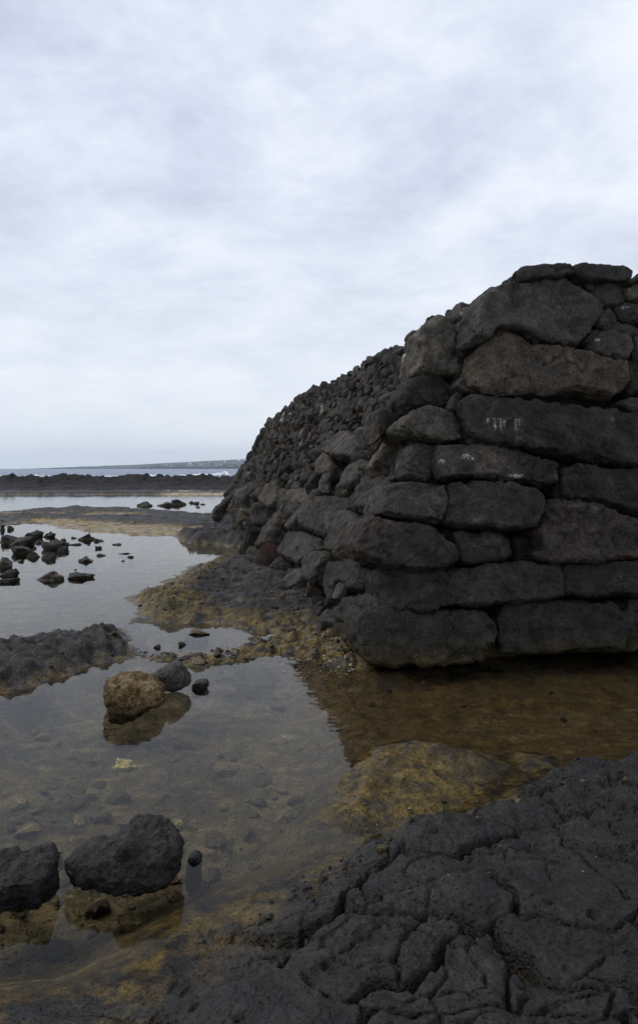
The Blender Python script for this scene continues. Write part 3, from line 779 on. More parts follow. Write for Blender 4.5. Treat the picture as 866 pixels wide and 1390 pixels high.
cand = []
for i in range(len(SP)):
    c = face_pt(SP[i:i+1, 0], SP[i:i+1, 1])[0]
    if SP[i, 1] < 3.6 and in_traced(c): continue
    if c[0] > left_x(6.9, 3.28)+2.4: continue
    if SP[i, 1] > 2.9 and c[1] < 8.3: continue
    if c[1] < 7.25 : continue
    cand.append((SP[i, 2]/c[1]*(1 if SP[i, 1] < 3.6 else .3), i))
cand.sort(reverse=True)
n_part = max(0, 98-stone_count)
AV, AF, AC = [], [], []; off = 0
for rank, (_, i) in enumerate(cand):
    V, Fq, colr, c, nrm = cobble_mesh(i, 60, 26) if rank < n_part else cobble_mesh(i)
    # winding: make the faces look outwards
    if rank < n_part:
        cc = V.mean(0)
        o = mesh_np('cobblestone', V-cc, Fq, M_stone, wall, albedo=colr, wet=0.0); o.location = cc-WL
    else:
        AV.append(V); AF.append(Fq+off); AC.append(colr); off += len(V)
V = np.concatenate(AV); Fq = np.concatenate(AF); colr = np.concatenate(AC)
o = mesh_np('rubble_facing', V-WL, Fq, M_stone, wall, albedo=colr, wet=0.0); o['kind'] = 'stuff'

# ---- packed core behind the facing stones
def core():
    V = []; ins = .26
    yy = np.linspace(7.3, 23.2, 12)
    zz = [-.3, 0, 1, 2, 2.7, 3.10]
    W = 7.5
    for Yv in yy:
        for z in zz:
            V.append((float(left_x(Yv, z))+ins, Yv, z))
        for z in reversed(zz):
            V.append((float(left_x(7.3, 0))+W+(Yv-7.3)*SL, Yv+1.4, z))
    k = len(zz)*2; Fq = []
    for i in range(len(yy)-1):
        for j in range(k):
            a = i*k+j; b = i*k+(j+1) % k
            Fq.append((a, b, b+k, a+k))
    m = len(zz)
    for b0 in (0, (len(yy)-1)*k):
        for j in range(m-1):
            Fq.append((b0+j, b0+j+1, b0+k-2-j, b0+k-1-j))
    # shear the near end to follow the leaning front face
    V = np.array(V)
    n0 = V[:, 1] < 8.75
    rel = (V-P0)@Wn
    first = np.arange(len(V)) < k
    for idx in np.where(first)[0]:
        want = SET*max(0, V[idx, 2])+.36
        V[idx] += Wn*(want-rel[idx])
    o = mesh_np('rubble_core', V-WL, Fq, M_stone, wall, albedo=np.tile(DARK*.6, (len(V), 1)), wet=0.0, smooth=False)
core()

# ------------------------------------------------------------------ loose rocks in the water
def boulder(name, label, pxs, Yd, depth, base, seed, cat='boulder', group=None, red=0, tan=0, amp=1.0, barn=0.0, below=.10, vs=.94, mat=None, vox=.009):
    """outline standing at distance Yd, rounded front to back, foot under water"""
    pts = np.array([((p[0]-CX)/FPX*Yd, Yd, H-(p[1]-CY)/FPX*Yd) for p in pxs])
    c = pts.mean(0); pts = c+(pts-c)*np.array([.94, 1, vs]); q = catmull(pts, 5)
    q[:, 2] = np.where(q[:, 2] < .02, q[:, 2]-below*sstep(.02, -.02, q[:, 2]), q[:, 2])
    c = q.mean(0); c[2] = max(c[2], .0)
    yv = np.array([0, 1., 0]); L = []
    for k, (sc, dy) in enumerate(((.60, 1.3), (.86, 1.0), (1.0, .45), (1.0, .1), (.95, -.25), (.74, -.55))):
        r = c+(q-c)*np.array([sc, 1, sc if sc > .9 else (sc+.06)])
        r[:, 1] = Yd+dy*depth*.5+(r[:, 2]-c[2])*.15
        L.append(r)
    me = remesh_stone(L, vox, 4)
    v, nn = get_vn(me)
    q3 = v*1.9
    d = .030*fbm3(q3*2.2+seed, 4, seed)+.022*fbm3(q3*6+seed, 3, seed+3)+.008*fbm3(q3*22, 3, seed+5)
    d -= .06*np.maximum(0, fbm3(q3*3.0+9*seed, 2, seed+9)-.15)
    d += .012*(1-2*np.abs(fbm3(q3*9+seed, 3, seed+21)))
    v = v+nn*(d*amp)[:, None]
    n1 = fbm3(v*4+seed, 3, seed+40); n2 = fbm3(v*14+seed, 3, seed+44)
    colr = np.asarray(base)*(1+.3*n1+.25*n2)[:, None]
    if barn:
        t = (sstep(-.1, .35, fbm3(v*24, 2, 77)+.6*n1)*barn)[:, None]; colr = colr*(1-t)+np.array([.30, .24, .13])*t
        w = (sstep(.45, .6, fbm3(v*40, 2, 78))*barn*.7)[:, None]; colr = colr*(1-w)+np.array([.48, .44, .33])*w
    wl = (sstep(.075, .03, v[:, 2]+.03*n1)*.55)[:, None]; colr = colr*(1-wl)
    f = (sstep(.012, -.03, v[:, 2]+.02*n1))[:, None]; colr = colr*(1-f)+np.array([.034, .023, .010])*(1+.6*n2)[:, None]*f
    attrs(me, np.clip(colr, .01, .8), np.clip(sstep(.08, .0, v[:, 2])*.8, 0, 1))
    o = place_mesh(me, v, base, name, mat or M_shore)
    return tag(o, label, cat, group)

boulder('boulder', 'large black lava boulder standing in the shallow pool nearest the camera',
        [(88,1182),(95,1160),(130,1147),(162,1132),(176,1114),(198,1119),(222,1128),(242,1138),(249,1160),(246,1205),(200,1217),(140,1218),(104,1216),(91,1198)], 2.95, .30, DARK*.8, 3, amp=.9, vs=.62)
boulder('boulder', 'dark boulder cut by the left edge of the photo beside the largest black boulder',
        [(-70,1190),(-40,1172),(0,1180),(30,1168),(60,1164),(72,1180),(70,1210),(65,1238),(20,1243),(-60,1240)], 2.83, .30, DARK*.75, 8, amp=.85, vs=.56)
boulder('boulder', 'tan barnacle crusted boulder in the middle of the pool',
        [(140,940),(143,924),(160,913),(182,911),(205,920),(221,936),(222,955),(205,965),(175,973),(150,971),(141,958)], 5.10, .30, np.array([.090, .054, .019]), 14, barn=.32, amp=.8, vs=.78)
boulder('boulder', 'smooth dark grey rock leaning against the tan barnacled boulder',
        [(203,918),(215,910),(238,905),(252,915),(258,930),(240,938),(215,938),(205,930)], 5.45, .30, PALE, 19, amp=.6)
boulder('rock', 'small black rock just right of the tan barnacled boulder',
        [(259,931),(268,925),(280,924),(284,929),(276,935),(262,936)], 5.6, .10, DARK, 23, cat='rock', amp=.3, below=.1)
boulder('rock', 'small round black stone just right of the largest boulder',
        [(253,1168),(256,1161),(266,1159),(274,1163),(273,1172),(262,1176),(254,1174)], 3.15, .08, DARK, 29, cat='rock', amp=.2, below=.1)

def pebble_rock(name, label, px, py, w, h, base, seed, group=None, cat='rock', tan=0.0, detail=4, depthf=.8, flat=.0):
    """px,py = middle of the waterline in the photo, w,h in pixels of the part above water"""
    Yc = FPX*H/(py-CY); u = Yc/FPX
    cx = (px-CX)*u; hw = w*u*.62; hh = h*u*.80; hd = hw*depthf
    bm = bmesh.new(); bmesh.ops.create_icosphere(bm, subdivisions=detail, radius=1)
    v = np.array([p.co[:] for p in bm.verts])
    rr = np.random.default_rng(seed)
    # chop with random planes for angular faces
    for k in range(13):
        n = rr.normal(size=3); n /= np.linalg.norm(n); dlim = rr.uniform(.38, .85)
        ex = np.maximum(0, v@n-dlim); v = v-np.outer(ex*.9, n)
    v *= 1+.45*fbm3(v*1.2+seed, 3, seed)[:, None]+.16*fbm3(v*3.5+seed, 3, seed+1)[:, None]
    sc = np.array([hw, hd, hh*1.0])
    v[:, 2] = np.where(v[:, 2] > 0, v[:, 2], v[:, 2]*1.0)
    mx = max(v[:, 2].max(), .3); v[:, 2] /= mx
    v[:, 0] /= np.abs(v[:, 0]).max()
    vv = v*sc
    vv[:, 2] = np.where(v[:, 2] < 0, v[:, 2]*max(hh, .18), vv[:, 2])
    for p, co in zip(bm.verts, vv): p.co = co
    me = bpy.data.meshes.new(name); bm.to_mesh(me); bm.free()
    wv = vv+np.array([cx, Yc+hd*.6, 0])
    n1 = fbm3(wv*6, 3, seed+4)
    colr = np.asarray(base)*(1+.4*n1)[:, None]
    f = (sstep(.06, -.02, wv[:, 2])*.6)[:, None]; colr = colr*(1-f)+np.array([.06, .045, .02])*f
    if tan:
        t = (sstep(-.1, .3, n1+.1)*tan*sstep(.02, .08, wv[:, 2]))[:, None]; colr = colr*(1-t)+np.array([.22, .16, .07])*t
    attrs(me, np.clip(colr, .01, .8), np.clip(sstep(.06, .0, wv[:, 2])*.8, 0, 1))
    me.polygons.foreach_set('use_smooth', np.ones(len(me.polygons), bool)); me.materials.append(M_shore)
    o = bpy.data.objects.new(name, me); C.objects.link(o); o.location = (cx, Yc+hd*.6, 0)
    return tag(o, label, cat, group)

GR = 'dark rocks standing in the left pool'
B2 = DARK
rocks = [
 (10, 737, 30, 14, 'dark rock at the photo edge behind the large cluster in the left pool', .9),
 (28, 740, 34, 14, 'broad dark rock with a sloping top amid the cluster in the left pool', .9),
 (12, 719, 10, 7, 'small dark rock poking up behind the left cluster', .8),
 (2, 720, 8, 9, 'dark knob at the left edge of the photo below the ochre shelf', .8),
 (31, 752, 30, 14, 'rounded boulder in front of the large rock cluster in the left pool', .8),
 (44, 731, 22, 14, 'upright dark rock on the right end of the left cluster', .8),
 (53, 737, 12, 6, 'low dark rock trailing off the right end of the left cluster', .8),
 (67, 729, 16, 10, 'small dark rock at the back of the middle group of rocks', .8),
 (73, 746, 30, 18, 'largest dark rock of the middle group, with a lumpy top', .8),
 (84, 749, 13, 9, 'dark rock tucked against the right side of the largest middle rock', .8),
 (86, 735, 8, 5, 'little dark knob behind the right shoulder of the middle group', .8),
 (45, 757, 14, 9, 'pointed triangular dark rock between the left cluster and the middle group', .7),
 (28, 763, 10, 4, 'small low rock left of the pointed triangular rock', .8),
 (67, 759, 22, 11, 'dome shaped dark rock in front of the middle group', .8),
 (118, 733, 21, 11, 'dark rock with a flat tapered neighbour, right of the middle group', .8),
 (134, 735, 13, 5, 'flat tapered rock touching the right side of a bigger dark rock', .8),
 (99, 740, 18, 3, 'flat sliver of rock lying between the middle group and the rocks to its right', .7),
 (100, 731, 8, 3, 'tiny low rock behind the flat sliver of rock', .8),
 (133, 745, 8, 5, 'tiny round rock below the flat tapered rock', .9),
 (117, 763, 21, 9, 'diamond shaped dark rock standing alone in open water', .8),
 (135, 755, 12, 4, 'small flat rock behind and right of the diamond shaped rock', .8),
 (158, 740, 12, 3, 'thin dark rock far out to the right in the left pool', .7),
 (168, 752, 14, 2, 'long thin sliver of rock in the left pool, beyond the diamond shaped rock', .5),
 (177, 757, 8, 3, 'small pebble sized rock at the right end of the scattered rocks', .8),
 (167, 762, 5, 2, 'tiniest rock tip at the right end of the scattered rocks', .8),
 (68, 788, 38, 15, 'big weedy dark boulder with a lumpy olive rim in the front of the left pool', .7),
 (104, 786, 34, 10, 'low dark boulder right of the weedy boulder', .7),
 (103, 774, 4, 2, 'speck of rock behind the low dark boulder', .8),
 (12, 783, 28, 14, 'dark rock at the left edge with a tan barnacled rock behind it', .8),
 (10, 791, 24, 7, 'low dark rock at the left edge in front of the others', .7),
]
for k, (px, py, w, h, lab, df) in enumerate(rocks):
    pebble_rock('rock', lab, px, py, w, h, B2*random.uniform(.85, 1.15), 100+k*7, GR, depthf=df, tan=.35 if k == 25 else 0)
pebble_rock('rock', 'tan barnacled rock at the left edge of the photo, by the left pool', 5, 770, 18, 16, PALE, 411, GR, tan=.9)
GC = 'rocks in the far channel'
for k, (px, py, w, h, lab) in enumerate([
 (199, 687, 24, 8, 'low rock at the left end of the chain in the far channel'),
 (225, 687, 22, 7, 'long low rock in the middle of the chain in the far channel'),
 (242, 685, 24, 9, 'tallest rock of the chain in the far channel'),
 (259, 683, 7, 4, 'small rock just off the right end of the channel chain'),
 (266, 684, 8, 4, 'second small rock off the right end of the channel chain'),
 (275, 685, 6, 2, 'last tiny rock on the right in the far channel'),
 (268, 689, 7, 2, 'flat tiny rock nearest the shelf in the far channel')]):
    pebble_rock('rock', lab, px, py, w, h, DARK*1.05, 500+k*11, GC, depthf=.6)
GM = 'rocks in the small pool'
for k, (px, py, w, h, lab, t) in enumerate([
 (262, 862, 38, 7, 'flat ochre rock lying in the small middle pool', .8),
 (246, 877, 13, 6, 'dark pebble rock at the near rim of the small middle pool', 0),
 (212, 880, 10, 6, 'dark pebble rock at the left of the near rim of the small middle pool', 0)]):
    pebble_rock('rock', lab, px, py, w, h, DARK if not t else np.array([.08, .06, .03]), 700+k*5, GM, tan=t)

# pale yellow sponge lumps on the pool bed
def sponge(px, py, zb, w, h, label, seed):
    Yc = FPX*(H-zb)/(py-CY); u = Yc/FPX
    bm = bmesh.new(); bmesh.ops.create_icosphere(bm, subdivisions=4, radius=1)
    v = np.array([p.co[:] for p in bm.verts])
    v *= (1+.55*fbm3(v*1.6+seed, 3, seed)+.18*fbm3(v*6, 2, seed+1))[:, None]
    v *= np.array([w*u*.5, w*u*.42, h*u])
    for p, co in zip(bm.verts, v): p.co = co
    me = bpy.data.meshes.new('sponge'); bm.to_mesh(me); bm.free()
    attrs(me, np.clip(np.array([.40, .36, .13])*(1+.3*fbm3(v*40, 2, 5))[:, None], 0, .8), .2)
    me.polygons.foreach_set('use_smooth', np.ones(len(me.polygons), bool)); me.materials.append(M_shell)
    o = bpy.data.objects.new('sponge', me); C.objects.link(o); o.location = ((px-CX)*u, Yc, zb)
    tag(o, label, 'sponge')
def bedz(px, py):
    z = -.15
    for _ in range(6):
        x, y = ground(px, py, z); z = float(shore(np.array([x]), np.array([y]))[0][0])
    return z
sponge(169, 1041, bedz(169, 1041)+.02, 30, 9, 'pale yellow sponge lump lying on the bed in the middle of the pool', 3)
sponge(241, 1121, bedz(241, 1121)+.02, 14, 8, 'small yellow sponge just behind the largest black boulder', 9)

# broken shell and coral grit among the shelf rocks: nobody could count it
def grit():
    V, Fq, col = [], [], []
    rr = random.Random(21)
    zones = [([(430,850),(478,858),(480,896),(400,893),(380,880)], 330, .8), ([(180,790),(300,765),(300,800),(200,830)], 160, .35), ([(290,765),(440,770),(470,850),(300,850)], 90, .6),
             ([(225,875),(400,870),(430,890),(300,902),(230,895)], 260, .45), ([(440,1085),(560,1020),(640,1090),(520,1112)], 70, .3), ([(520,1120),(800,1060),(860,1180),(560,1250)], 18, .4),
             ([(330,752),(350,748),(390,765),(330,768)], 40, .8)]
    xs, ys_, cs = [], [], []
    for poly, n, br in zones:
        x0 = min(p[0] for p in poly); x1 = max(p[0] for p in poly); y0 = min(p[1] for p in poly); y1 = max(p[1] for p in poly)
        k = 0
        while k < n:
            px, py = rr.uniform(x0, x1), rr.uniform(y0, y1); ins = False
            for i in range(len(poly)):
                ax, ay = poly[i]; bx, by = poly[i-1]
                if (ay > py) != (by > py) and px < (bx-ax)*(py-ay)/(by-ay)+ax: ins = not ins
            if not ins: continue
            x, y = ground(px, py, .1); xs.append(x); ys_.append(y); cs.append(br*rr.uniform(.4, 1)); k += 1
    zz = shore(np.array(xs), np.array(ys_))[0]
    for x, y, z, b in zip(xs, ys_, zz, cs):
        r = .0035+.010*rr.random()**2.5*(1.0 if rr.random() < .93 else 2.2)*(1 if y > 4.5 else .6); a0 = rr.uniform(0, 6.28); base = len(V); fl = rr.uniform(.35, .8)
        for lvl, (rs, h) in enumerate(((.75, -.5), (1, .0), (.55, .8))):
            for j in range(6):
                a = a0+j*1.047; w = rr.uniform(.75, 1.2)
                V.append((x+r*rs*w*math.cos(a), y+r*rs*w*math.sin(a)*.8, z+r*.4+r*h*fl))
        for lvl in range(2):
            for j in range(6):
                p = base+lvl*6; Fq.append((p+j, p+(j+1) % 6, p+6+(j+1) % 6, p+6+j))
        Fq.append((base+12, base+13, base+14, base+15)); Fq.append((base+12, base+15, base+16, base+17))
        tint = np.array([.62, .54, .34]) if rr.random() < .7 else np.array([.7, .68, .6])
        col += [tint*b]*18
    o = mesh_np('shell_grit', V, Fq, M_shell, albedo=np.array(col), wet=0.0)
    tag(o, 'pale broken shell and coral grit caught among the lava rocks', 'shell grit', kind='stuff')
grit()

# loose fragments on the shelves and pebbles on the pool bed: too many to count
def scatter(name, label, cat, zones, tint, zoff, seed):
    rr = random.Random(seed); bm = bmesh.new(); bmesh.ops.create_icosphere(bm, subdivisions=2, radius=1)
    iv = np.array([p.co[:] for p in bm.verts]); itr = np.array([[q.index for q in f.verts] for f in bm.faces]); bm.free()
    AV, AF, AC, off = [], [], [], 0
    for poly, n, r0, r1 in zones:
        x0 = min(p[0] for p in poly); x1 = max(p[0] for p in poly); y0 = min(p[1] for p in poly); y1 = max(p[1] for p in poly)
        k = 0; xs, yy = [], []
        while k < n:
            px, py = rr.uniform(x0, x1), rr.uniform(y0, y1); ins = False
            for i in range(len(poly)):
                ax, ay = poly[i]; bx, by = poly[i-1]
                if (ay > py) != (by > py) and px < (bx-ax)*(py-ay)/(by-ay)+ax: ins = not ins
            if not ins: continue
            x, y = ground(px, py, zoff); xs.append(x); yy.append(y); k += 1
        zz = shore(np.array(xs), np.array(yy))[0]
        for x, y, z in zip(xs, yy, zz):
            r = r0+(r1-r0)*rr.random()**3
            v = iv.copy()
            for q in range(7):
                nn = np.array([rr.gauss(0, 1), rr.gauss(0, 1), rr.gauss(0, 1)]); nn /= np.linalg.norm(nn)
                v = v-np.outer(np.maximum(0, v@nn-rr.uniform(.35, .8))*.95, nn)
            a = rr.uniform(0, 6.28); ca, sa = math.cos(a), math.sin(a)
            v = v*np.array([1, rr.uniform(.6, .95), rr.uniform(.4, .75)])*r
            v = np.stack([v[:, 0]*ca-v[:, 1]*sa, v[:, 0]*sa+v[:, 1]*ca, v[:, 2]], 1)+np.array([x, y, z+r*.15])
            AV.append(v); AF.append(itr+off); off += len(v)
            t = np.asarray(tint[rr.randrange(len(tint))])*rr.uniform(.6, 1.3); AC.append(np.tile(t, (len(v), 1)))
    o = mesh_np(name, np.concatenate(AV), np.concatenate(AF), M_shore, albedo=np.clip(np.concatenate(AC), .006, .6), wet=.25, smooth=False)
    tag(o, label, cat, kind='stuff')
scatter('shelf_rubble', 'small broken lava fragments strewn over the rock shelves', 'rubble',
        [([(290,880),(400,855),(470,845),(485,895),(400,890),(300,900)], 80, .012, .06), ([(190,875),(300,868),(300,902),(210,895)], 45, .010, .05),
         ([(180,800),(270,765),(330,760),(300,830),(200,835)], 120, .010, .035), ([(330,755),(400,765),(450,830),(380,840)], 70, .012, .06),
         ([(0,860),(180,850),(200,885),(60,925),(0,930)], 22, .010, .04), ([(560,1085),(700,1030),(866,1045),(866,1090),(600,1125)], 70, .008, .035), ([(380,1190),(520,1140),(560,1180),(330,1250)], 60, .006, .03)],
        [DARK, DARK*.8, PALE, np.array([.075, .052, .022])], .06, 31)
scatter('pool_pebbles', 'stones and pebbles lying on the bed of the clear pool', 'pebbles',
        [([(0,950),(420,915),(480,1010),(430,1130),(300,1220),(200,1290),(0,1300)], 230, .012, .085), ([(430,910),(866,900),(866,1010),(520,1010)], 70, .008, .04), ([(0,1230),(200,1230),(180,1310),(0,1320)], 60, .008, .035)],
        [np.array([.095, .072, .038]), np.array([.060, .048, .028]), np.array([.038, .032, .020]), np.array([.115, .090, .050])], -.2, 37)

# ------------------------------------------------------------------ the far headland with its houses
def headland_h(x, y):
    # rises to the right; two rolling tiers
    t = np.clip((x+1150)/1000, 0, 2.2)
    h = 46*t*(1+.12*fbm2(x*.003, y*.003, 3, 7))
    return h*sstep(2330, 3300, y)+np.minimum(4*t+1.5, 5)*sstep(2295, 2330, y)
def headland():
    xs = np.arange(-1500, 2600, 14.0); yv = np.concatenate([np.arange(2280, 2400, 8.0), np.arange(2400, 4200, 26.0)])
    Yg, Xg = np.meshgrid(yv, xs, indexing='ij'); x = Xg.ravel(); y = Yg.ravel()
    coast = 2300+120*fbm2(x*.002, x*0, 3, 4)
    z = headland_h(x, y-coast+2300)-2
    z += sstep(0, 6, z)*(2.2*np.abs(noise2(x*.05, y*.05, 8)))
    z *= sstep(-1450, -900, x)
    nr, nc = len(yv), len(xs)
    i = (np.arange(nr-1)[:, None]*nc+np.arange(nc-1)[None, :]).ravel()
    Fq = np.stack([i, i+1, i+nc+1, i+nc], 1)
    n = fbm2(x*.006, y*.006, 4, 9)
    col = np.array([.026, .032, .030])*(1+.5*n)[:, None]; t = (sstep(.0, .5, n)*sstep(12, 26, z))[:, None]*.6
    col = col*(1-t)+np.array([.085, .085, .065])*t
    o = mesh_np('headland', np.stack([x, y, z-.5], 1), Fq, plain_attr, albedo=np.clip(col, .01, .6), wet=0.0)
    tag(o, 'long low hazy green headland across the sea', 'headland', kind='structure')
def mk_plain_attr():
    m, nt, out = newmat('headland_cover'); L = nt.links.new
    b = N(nt, 'ShaderNodeBsdfPrincipled', Roughness=.95); L(b.outputs[0], out.inputs[0])
    a = N(nt, 'ShaderNodeAttribute', attribute_name='albedo'); geo = N(nt, 'ShaderNodeNewGeometry')
    n1 = N(nt, 'ShaderNodeTexNoise', Scale=.04, Detail=6.0); L(geo.outputs['Position'], n1.inputs['Vector'])
    r = N(nt, 'ShaderNodeMapRange'); r.inputs[1].default_value = .3; r.inputs[2].default_value = .7; r.inputs[3].default_value = .5; r.inputs[4].default_value = 1.5; L(n1.outputs[0], r.inputs[0])
    vm = N(nt, 'ShaderNodeVectorMath', operation='SCALE'); L(a.outputs['Color'], vm.inputs[0]); L(r.outputs[0], vm.inputs['Scale']); L(vm.outputs[0], b.inputs['Base Color'])
    return m
plain_attr = mk_plain_attr()
headland()
# woodland along its shore: one dark mass of crowns
def woods():
    V, Fq = [], []; rr = random.Random(4)
    bm = bmesh.new(); bmesh.ops.create_icosphere(bm, subdivisions=2, radius=1); iv = np.array([p.co[:] for p in bm.verts]); bm.faces.ensure_lookup_table()
    itr = np.array([[q.index for q in f.verts] for f in bm.faces]); bm.free()
    AVv, AFf = [], []; off = 0
    for k in range(620):
        x = rr.uniform(-560, 420); y = rr.uniform(2330, 2520)+(0 if rr.random() < .7 else rr.uniform(0, 300))
        if rr.random() > min(1, .25+(x+600)/500): continue
        zc = float(headland_h(np.array([x]), np.array([y]))[0])-3; s = rr.uniform(2.5, 5.5)
        p = iv*(1+.3*fbm3(iv*1.5+k, 2, k % 40))[:, None]*np.array([s*1.3, s, s*.85])+np.array([x, y, zc+s*.5])
        AVv.append(p); AFf.append(itr+off); off += len(iv)
    V = np.concatenate(AVv); Fq = np.concatenate(AFf)
    o = mesh_np('headland_woods', V, Fq, plain('woodland', (.028, .040, .022), .95, .4, .15))
    tag(o, 'dark band of trees along the shore of the far headland', 'woods', kind='stuff')
woods()
def house(px, py, w):
    yy = np.arange(2420, 3400, 8.0)
    gap = headland_h((px-CX)/FPX*yy, yy)-(H+(CY-py)/FPX*yy)
    y = float(yy[np.argmax(gap > 0)]) if (gap > 0).any() else 3200.0
    x = (px-CX)/FPX*y; z = H+(CY-py)/FPX*y
    wd = w*y/FPX*.5; dp = wd*.8; h = wd*.75
    V = [(-wd, -dp, -8), (wd, -dp, -8), (wd, dp, -8), (-wd, dp, -8), (-wd, -dp, h), (wd, -dp, h), (wd, dp, h), (-wd, dp, h), (-wd*1.08, 0, h*1.55), (wd*1.08, 0, h*1.55)]
    me = bpy.data.meshes.new('house')
    me.from_pydata(V, [], [(0, 1, 5, 4), (1, 2, 6, 5), (2, 3, 7, 6), (3, 0, 4, 7), (4, 5, 9, 8), (6, 7, 8, 9), (5, 6, 9), (7, 4, 8)])
    me.materials.append(M_white)
    o = bpy.data.objects.new('house', me); C.objects.link(o); o.location = (x, y, z)
    tag(o, 'tiny white house, a pale speck on the hazy far headland', 'house', 'white houses on the far headland')
for (px, py, w) in [(231, 633.6, 2.2), (258, 630.0, 3.0), (262, 631.6, 1.6), (294, 633.2, 2.6), (318, 629.5, 1.8), (324, 625.2, 3.4), (305, 626.8, 2.4), (285, 628.6, 2.0), (241, 631.0, 1.6), (226, 630.9, 1.8), (300, 630.4, 1.5), (273, 630.6, 1.5)]:
    house(px, py, w)

# ------------------------------------------------------------------ haze: one closed box of thin air
HAZE = 1.4e-4
def haze():
    bm = bmesh.new(); bmesh.ops.create_cube(bm, size=1)
    for v in bm.verts:
        v.co = Vector((v.co.x*18400, 3240+(v.co.y)*6540, (v.co.z+.5)*144.5-4.5))
    me = bpy.data.meshes.new('haze'); bm.to_mesh(me); bm.free()
    m, nt, out = newmat('sea_haze'); pv = N(nt, 'ShaderNodeVolumePrincipled', Density=HAZE); pv.inputs['Color'].default_value = (.80, .90, 1.0, 1)
    pv.inputs['Anisotropy'].default_value = .6
    nt.links.new(pv.outputs[0], out.inputs['Volume']); me.materials.append(m)
    o = bpy.data.objects.new('haze', me); C.objects.link(o)
    tag(o, 'thin sea haze that pales the far headland', 'haze', kind='stuff')
haze()

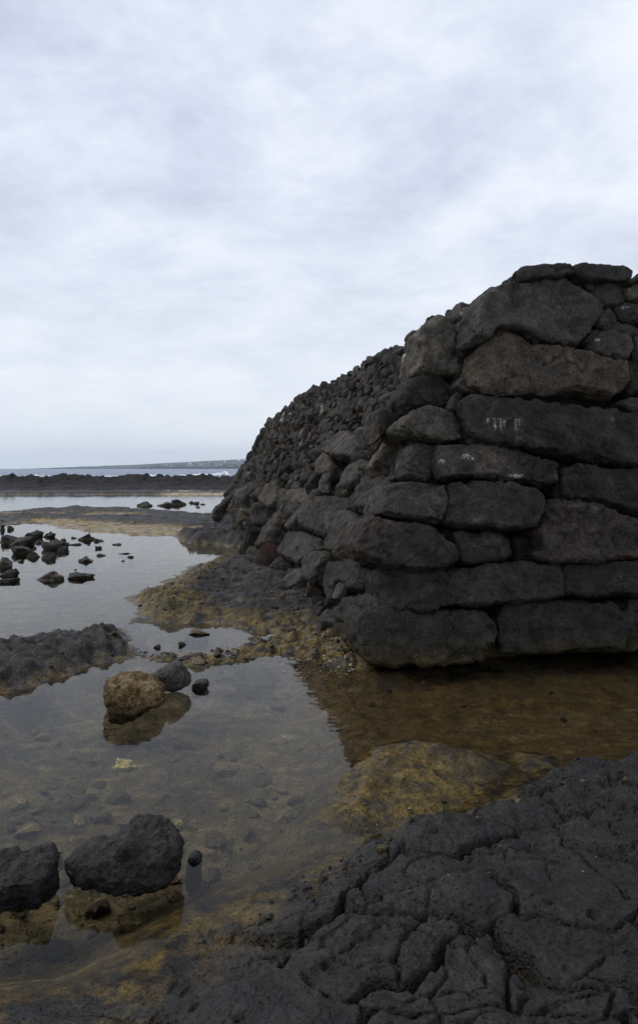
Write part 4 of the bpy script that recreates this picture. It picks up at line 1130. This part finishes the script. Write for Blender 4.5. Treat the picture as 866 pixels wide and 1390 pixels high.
# ------------------------------------------------------------------ sky, sun, camera
SUN_EL, SUN_AZ = math.radians(50), math.radians(-72)      # azimuth measured from +Y (view direction), negative = left
def world():
    w = bpy.data.worlds.new('World'); bpy.context.scene.world = w; w.use_nodes = True
    nt = w.node_tree; nt.nodes.clear(); L = nt.links.new
    out = N(nt, 'ShaderNodeOutputWorld'); bg = N(nt, 'ShaderNodeBackground', Strength=.10); L(bg.outputs[0], out.inputs[0])
    sky = N(nt, 'ShaderNodeTexSky', sky_type='NISHITA', sun_disc=False, sun_elevation=SUN_EL, sun_rotation=SUN_AZ)
    tc = N(nt, 'ShaderNodeTexCoord'); sep = N(nt, 'ShaderNodeSeparateXYZ'); L(tc.outputs['Generated'], sep.inputs[0])
    zc = N(nt, 'ShaderNodeMath', operation='MAXIMUM'); zc.inputs[1].default_value = 0.0; L(sep.outputs['Z'], zc.inputs[0])
    za = N(nt, 'ShaderNodeMath', operation='ADD'); za.inputs[1].default_value = .26; L(zc.outputs[0], za.inputs[0])
    dx = N(nt, 'ShaderNodeMath', operation='DIVIDE'); L(sep.outputs['X'], dx.inputs[0]); L(za.outputs[0], dx.inputs[1])
    dy = N(nt, 'ShaderNodeMath', operation='DIVIDE'); L(sep.outputs['Y'], dy.inputs[0]); L(za.outputs[0], dy.inputs[1])
    cmb = N(nt, 'ShaderNodeCombineXYZ'); L(dx.outputs[0], cmb.inputs[0]); L(dy.outputs[0], cmb.inputs[1])
    mp = N(nt, 'ShaderNodeMapping'); mp.inputs['Location'].default_value = (3.1, 1.7, .4); mp.inputs['Rotation'].default_value = (0, 0, .25); mp.inputs['Scale'].default_value = (.9, .95, 1); L(cmb.outputs[0], mp.inputs[0])
    n1 = N(nt, 'ShaderNodeTexNoise', Scale=2.9, Detail=11.0, Roughness=.62, Distortion=.15); L(mp.outputs[0], n1.inputs['Vector'])
    n2 = N(nt, 'ShaderNodeTexNoise', Scale=.55, Detail=3.0, Roughness=.5); L(mp.outputs[0], n2.inputs['Vector'])
    ad = N(nt, 'ShaderNodeMath', operation='MULTIPLY_ADD'); ad.inputs[1].default_value = .55; L(n1.outputs[0], ad.inputs[0])
    m2 = N(nt, 'ShaderNodeMath', operation='MULTIPLY'); m2.inputs[1].default_value = .45; L(n2.outputs[0], m2.inputs[0]); L(m2.outputs[0], ad.inputs[2])
    cr = N(nt, 'ShaderNodeValToRGB'); L(ad.outputs[0], cr.inputs[0])
    e = cr.color_ramp.elements
    e[0].position = .41; e[0].color = (.56, .615, .75, 1)
    e[1].position = .59; e[1].color = (.885, .92, 1.0, 1)
    x = e.new(.50); x.color = (.71, .768, .90, 1)
    # toward the horizon the deck thins to an even pale grey
    hz = N(nt, 'ShaderNodeMapRange'); hz.inputs[1].default_value = .0; hz.inputs[2].default_value = .36; hz.inputs[3].default_value = .85; hz.inputs[4].default_value = 0.0; L(zc.outputs[0], hz.inputs[0])
    mxh = N(nt, 'ShaderNodeMix', data_type='RGBA'); L(hz.outputs[0], mxh.inputs[0]); L(cr.outputs[0], mxh.inputs[6]); mxh.inputs[7].default_value = (.86, .90, .955, 1)
    sc = N(nt, 'ShaderNodeVectorMath', operation='SCALE'); sc.inputs['Scale'].default_value = 10.7; L(mxh.outputs[2], sc.inputs[0])
    fin = N(nt, 'ShaderNodeMix', data_type='RGBA'); fin.inputs[0].default_value = .94; L(sky.outputs[0], fin.inputs[6]); L(sc.outputs[0], fin.inputs[7])
    L(fin.outputs[2], bg.inputs[0])
world()

sun = bpy.data.lights.new('sun', 'SUN'); sun.energy = 1.5; sun.angle = math.radians(25); sun.color = (1, .95, .88)
so = bpy.data.objects.new('sun', sun); C.objects.link(so)
dirv = Vector((math.sin(SUN_AZ)*math.cos(SUN_EL), math.cos(SUN_AZ)*math.cos(SUN_EL), math.sin(SUN_EL)))
so.rotation_euler = (-dirv).to_track_quat('-Z', 'Y').to_euler()

cam = bpy.data.cameras.new('camera'); co = bpy.data.objects.new('camera', cam); C.objects.link(co)
co.location = (0, 0, H); co.rotation_euler = (math.pi/2, 0, 0)
cam.sensor_fit = 'HORIZONTAL'; cam.sensor_width = 36; cam.lens = FPX/866*36
cam.shift_y = -(695-CY)/866
cam.clip_start = .05; cam.clip_end = 30000
s = bpy.context.scene; s.camera = co
s.view_settings.view_transform = 'Standard'; s.view_settings.look = 'None'; s.view_settings.exposure = 0; s.view_settings.gamma = 1
s.cycles.max_bounces = 8; s.cycles.volume_bounces = 3; s.cycles.transparent_max_bounces = 12
